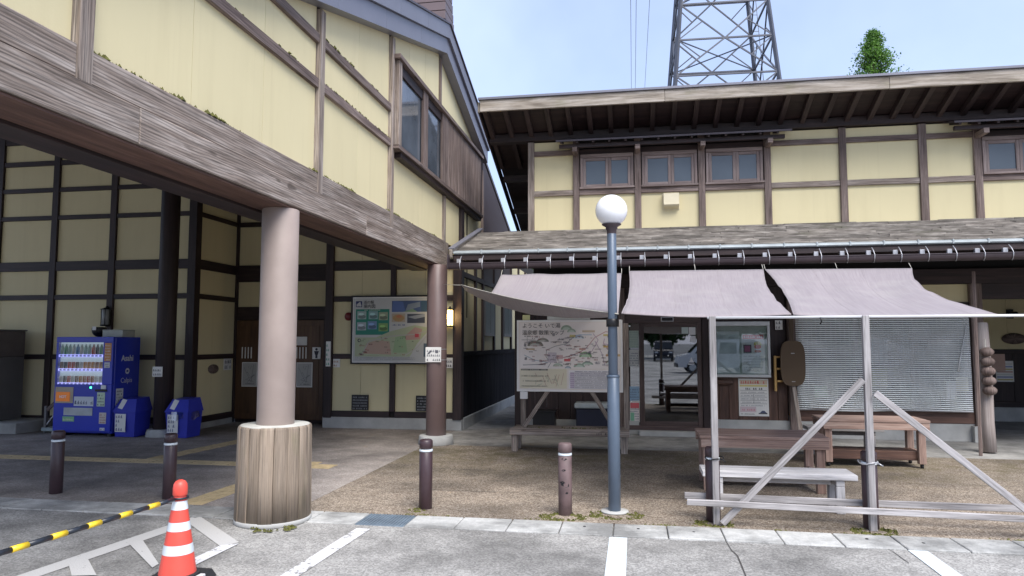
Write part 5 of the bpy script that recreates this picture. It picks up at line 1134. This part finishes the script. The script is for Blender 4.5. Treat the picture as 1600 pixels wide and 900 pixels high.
al = thing('alarm_bell', 'round red alarm bell on the cream wall beside the information board', 'alarm', (-5.62, 13.4, 2.2)); m = MB(); m.lathe([(0, 0), (.085, 0), (.085, .03), (.06, .06), (0, .065)], (0, 0, 0), 20); put('bell', m.mesh(plain('alarm_red', (.16, .015, .02), .4)), al, (-5.65, 13.44, 2.22), FACE_S)
op = thing('oval_nameplate', 'oval dark wooden nameplate on the short cream wall by the toilets', 'plaque', (-8.45, 13.2, 1.1)); m = MB(); m.lathe([(0, 0), (.17, 0), (.17, 0), (.17, .025), (0, .025)], (0, 0, 0), 24); o = put('plaque_disc', m.mesh(BRNW), op, (-8.468, 13.2, 1.16), FACE_E); o.scale = (1, .55, 1)
t = thing('toilet_notice', 'small white toilet notice beside the oval nameplate', 'sign', (-8.45, 13.7, 1.2)); bx('plate', -8.47, -8.46, 13.58, 13.86, 1.12, 1.36, PAPER, t); pq = Print(); pq.words(.03, .25, .14, .07, (.1, .1, .1)); pq.words(.03, .25, .03, .07, (.1, .1, .1)); pq.build((-8.4585, 13.58, 1.12), t, FACE_E)
# far left of the porch
gl = thing('grey_locker', 'tall dark grey machine cabinet standing past the vending machine', 'cabinet', (-12, 12, 0)); bx('lower_body', -12.9, -12.02, 11.62, 12.3, .2, 1.42, GREYP, gl, bev=.01); bx('upper_body', -12.9, -12.02, 11.62, 12.3, 1.424, 1.92, plain('brown_grey_paint', (.12, .10, .095), .45), gl, bev=.01); bx('top_lid', -12.92, -12.0, 11.6, 12.32, 1.922, 1.95, GREYP, gl)
sb = thing('stone_plinth', 'low grey stone plinth under the dark grey cabinet', 'plinth', (-12, 11.9, 0)); bx('plinth_block', -13.4, -11.3, 11.45, 12.4, 0, .2, CONCD, sb, bev=.01)
wb = thing('wheeled_rack', 'low metal rack with thin bars beside the vending machine', 'rack', (-10.8, 11.9, 0))
for x, z in ((-11.0, .5), (-10.6, .78)): bx('upright', x, x + .05, 11.75, 11.8, 0, z, GREYP, wb)
bar('bar', (-10.95, 11.77, .15), (-10.62, 11.77, .55), .02, .02, STEEL, wb); bar('bar', (-10.95, 11.77, .42), (-10.58, 11.77, .75), .03, .06, BRNW, wb); bx('tray', -11.0, -10.55, 11.7, 12.1, .04, .1, plain('pale_tray', (.30, .36, .36), .6), wb)
bx('rear_board', -10.53, -10.5, 11.6, 11.9, .08, .72, PALEW, wb)

# ================================================================== BEYOND THE ROOFS
# lattice pylon
PYc = Vector((7.55, 61.5)); ang = YAW + R(-8); hw = lambda z: (8.0 - .17 * (z - 23.5)) / 2
PY = thing('lattice_pylon', 'tall grey steel lattice pylon rising behind the house roof', 'pylon', (PYc.x, PYc.y, 0))
def corner(i, z): a = ang + R(45 + 90 * i); h = hw(z) * math.sqrt(2); return Vector((PYc.x + h * math.cos(a), PYc.y + h * math.sin(a), z))
for i in range(4): m = MB(); m.bar(corner(i, 0), corner(i, 46), .26, .26); m.build('leg', PYL, PY)
lv = [1.5 + 3.12 * k for k in range(15)]
for i in range(4):
    m = MB(); j = (i + 1) % 4
    for k, (z0, z1) in enumerate(zip(lv, lv[1:])):
        A, B, A1, B1 = corner(i, z0), corner(j, z0), corner(i, z1), corner(j, z1); mid = (A + B) / 2; mid1 = (A1 + B1) / 2
        m.bar(A, B, .13, .13)
        if k % 2: m.bar(A, mid1, .11, .11); m.bar(B, mid1, .11, .11); m.bar(A.lerp(mid1, .5), A1, .08, .08); m.bar(B.lerp(mid1, .5), B1, .08, .08)
        else: m.bar(mid, A1, .11, .11); m.bar(mid, B1, .11, .11); m.bar(mid.lerp(A1, .5), A, .08, .08); m.bar(mid.lerp(B1, .5), B, .08, .08)
    for k, z in enumerate(lv[:-2:2]): m.bar(corner(i, z), (corner(i, z) + corner(j, z) + corner((j + 1) % 4, z) + corner((j + 2) % 4, z)) / 4, .08, .08)
    stuff(m.build('lattice_bracing', PYL, PY))
m = MB(); c = corner(0, 0)
off = _r * 1.05
for k in range(60): z = 12 + k * .5; p = corner(3, z); 
m = MB(); lc = max(range(4), key=lambda i: (corner(i, 25) - Vector((0, 0, 25))).dot(_r))
m.tube([corner(lc, 5) + _r * .75, corner(lc, 45) + _r * .75], .03, 5)
for k in range(26): p = corner(lc, 6 + k * 1.5); m.bar(p, p + _r * .75, .04, .04)
stuff(m.build('climbing_ladder', PYL, PY))
for x, z in ((.12, 30), (.55, 30.5), (1.75, 33)): t = thing('power_line', 'thin grey power line running overhead above the house roof', 'cable', (x, 60, z), 'power lines overhead'); tube('wire', [(x, 12, z - 4), (x, 40, z - 3), (x, 90, z)], .022, WIRE, t, 5)

def leaf_mat(name, c1, c2):
    m, n, l, p = new_mat(name); oi = n.new('ShaderNodeNewGeometry'); l.new(ramp(n, l, oi.outputs['Random Per Island'], [(0, c1), (1, c2)]), p.inputs['Base Color']); p.inputs['Roughness'].default_value = .6
    tr = n.new('ShaderNodeBsdfTranslucent'); l.new(ramp(n, l, oi.outputs['Random Per Island'], [(0, tuple(k * 1.4 for k in c1)), (1, tuple(k * 1.5 for k in c2))]), tr.inputs['Color']); mx = n.new('ShaderNodeMixShader'); mx.inputs[0].default_value = .35
    l.new(p.outputs[0], mx.inputs[1]); l.new(tr.outputs[0], mx.inputs[2]); l.new(mx.outputs[0], n['Material Output'].inputs['Surface']); return m
LEAFB = leaf_mat('bright_leaf', (.035, .10, .014), (.15, .30, .045)); LEAFD = leaf_mat('dark_leaf', (.02, .05, .012), (.055, .11, .03))
def tree(label, x, y, h, rad, mat, seed, nb, nl, leaf, conic=True, z0f=.25, vis=0.):
    q = random.Random(seed); t = thing('tree', label, 'tree', (x, y, 0)); m = MB(); m.tube([(x, y, 0), (x + .1, y, h * .5), (x, y, h * .97)], [h * .018 + .05, h * .011 + .03, .02], 8); m.build('trunk', BARK, t)
    vs, fs = [], []; limb = MB()
    for b in range(nb):
        f = q.random() ** .8; z = h * (z0f + (1 - z0f) * f); rr = rad * ((1 - f) if conic else math.sqrt(max(.02, 1 - (2 * f - .9) ** 2))) + .12; a = q.uniform(0, 6.283); L = rr * q.uniform(.55, 1.1)
        if z < vis: continue
        tip = Vector((x + math.cos(a) * L, y + math.sin(a) * L, min(h, z + L * (.55 if conic else .25)))); base = Vector((x, y, z)); limb.tube([base, tip], [.03, .008], 4, cap=False)
        for k in range(nl):
            u = q.random() ** .6; c = base.lerp(tip, u) + Vector((q.gauss(0, 1), q.gauss(0, 1), q.gauss(0, .9))) * (.06 + .09 * L); s = leaf * q.uniform(.6, 1.4)
            n1 = Vector((q.gauss(0, 1), q.gauss(0, 1), q.gauss(0, 1))).normalized(); n2 = n1.cross(Vector((q.gauss(0, 1), q.gauss(0, 1), q.gauss(0, 1)))).normalized(); i = len(vs); vs += [c - n1 * s, c + n2 * s * .6, c + n1 * s, c - n2 * s * .6]; fs.append((i, i + 1, i + 2, i + 3))
    if limb.v: limb.build('limb', BARK, t)
    o_ = Vector((x, y, h * .5)); me = bpy.data.meshes.new('crown'); me.from_pydata([v - o_ for v in vs], [], fs); me.materials.append(mat); stuff(put('crown', me, t, o_)); return t
tx = px(1366, 100, 1, 32.0)
tree('bright green pointed tree showing above the house roof', tx.x, 32, px(1366, 50, 1, 32).z, 1.75, LEAFB, 5, 140, 90, .045, z0f=.72)

# ================================================================== ACROSS THE CAR PARK (seen mirrored in the door and window glass)
def van(x, y, rot, paint, label):
    t = thing('parked_van', label, 'van', (x, y, 0)); cs, sn = math.cos(rot), math.sin(rot); T = lambda p: Vector((x + p[0] * cs - p[1] * sn, y + p[0] * sn + p[1] * cs, p[2]))
    prof = [(-2.2, .32), (2.15, .32), (2.25, .6), (2.15, .95), (1.55, 1.08), (.9, 1.75), (.6, 1.86), (-1.9, 1.9), (-2.12, 1.75), (-2.24, 1.0)]
    hwd = lambda z: .86 if z < 1.0 else .86 - .14 * (z - 1.0) / .9
    m = MB(); n = len(prof); Lr = [[T((a, s_ * hwd(z), z - .012)) for a, z in prof] for s_ in (-1, 1)]
    c0 = [T((0, s_ * .86, 1.0)) for s_ in (-1, 1)]
    for i in range(n):
        j = (i + 1) % n; m.quad([Lr[0][i], Lr[0][j], Lr[1][j], Lr[1][i]], 0)
        for k in (0, 1): m.quad([c0[k], Lr[k][i], Lr[k][j]], 0)
    m.build('body', paint, t); VG = plain('car_glass', (.01, .012, .014), .05, 0, .1, 2, 0); e = .012
    for s_, a0, a1 in [(s_, a0, a1) for s_ in (-1, 1) for a0, a1 in ((-2.0, -1.05), (-.98, .0), (.07, .95))]:
        m = MB(); z0, z1 = 1.08, 1.70; tilt = .32 if a1 > .5 else 0; m.quad([T((a0, s_ * (hwd(z0) + e), z0)), T((a1 + tilt, s_ * (hwd(z0) + e), z0)), T((a1 - .12, s_ * (hwd(z1) + e), z1)), T((a0, s_ * (hwd(z1) + e), z1))]); m.build('side_window', VG, t)
    m = MB(); m.quad([T((1.52, -.74, 1.13)), T((1.52, .74, 1.13)), T((.96, .66, 1.73)), T((.96, -.66, 1.73))]); m.build('windscreen', VG, t); m = MB(); m.quad([T((-2.25, -.72, 1.08)), T((-2.25, .72, 1.08)), T((-2.15, .64, 1.7)), T((-2.15, -.64, 1.7))]); m.build('rear_window', VG, t)
    for s_ in (-1, 1):
        m = MB(); m.bar(T((2.2, s_ * .62, .78)), T((2.12, s_ * .62, .78)), .3, .16); m.build('headlight', plain('headlight', (.7, .72, .75), .1), t); m = MB(); m.bar(T((-2.24, s_ * .76, 1.0)), T((-2.19, s_ * .76, 1.0)), .12, .5); m.build('tail_light', plain('tail_red', (.3, .02, .02), .2), t)
        for a in (-1.4, 1.4):
            m = MB(); m.tube([T((a, s_ * .70, .31)), T((a, s_ * .88, .31))], .32, 20); wh = m.build('wheel', RUB, t); m = MB(); m.tube([T((a, s_ * .86, .31)), T((a, s_ * .892, .31))], .2, 16); m.build('rim', ALU, wh)
    m = MB(); m.bar(T((2.2, 0, .42)), T((2.28, 0, .42)), 1.6, .2); m.build('bumper', plain('bumper_black', (.03, .03, .03), .5), t); return t
van(2.7, -40, R(92), plain('van_dark', (.012, .012, .02), .2, .3, .05, 2, 0), 'dark van far across the car park, mirrored in the entrance door')
van(4.6, -14.6, R(178), plain('van_white', (.62, .63, .64), .25, 0, .03, 2, 0), 'white van mirrored in the entrance door and notice case')
tb = tree('broad dark green tree beyond the car park, mirrored in the door glass', -22, -52, 12, 5, LEAFD, 9, 230, 40, .3, conic=False, z0f=.12); tb['group'] = 'trees beyond the car park'
for k in range(1, 10):
    copy_tree(tb, (-22 + k * 6.2 + rnd.uniform(-1, 1), -52 + rnd.uniform(-3, 3), 0))
for k in range(6):
    o = copy_tree(tb, (-15 + k * 3.4 + rnd.uniform(-.6, .6), 39 + rnd.uniform(-2, 2), 0)); o.scale = (.6, .6, rnd.uniform(.58, .66))
    o['label'] = 'green tree behind the houses, seen through the narrow gap between them'; o['group'] = 'trees behind the houses'
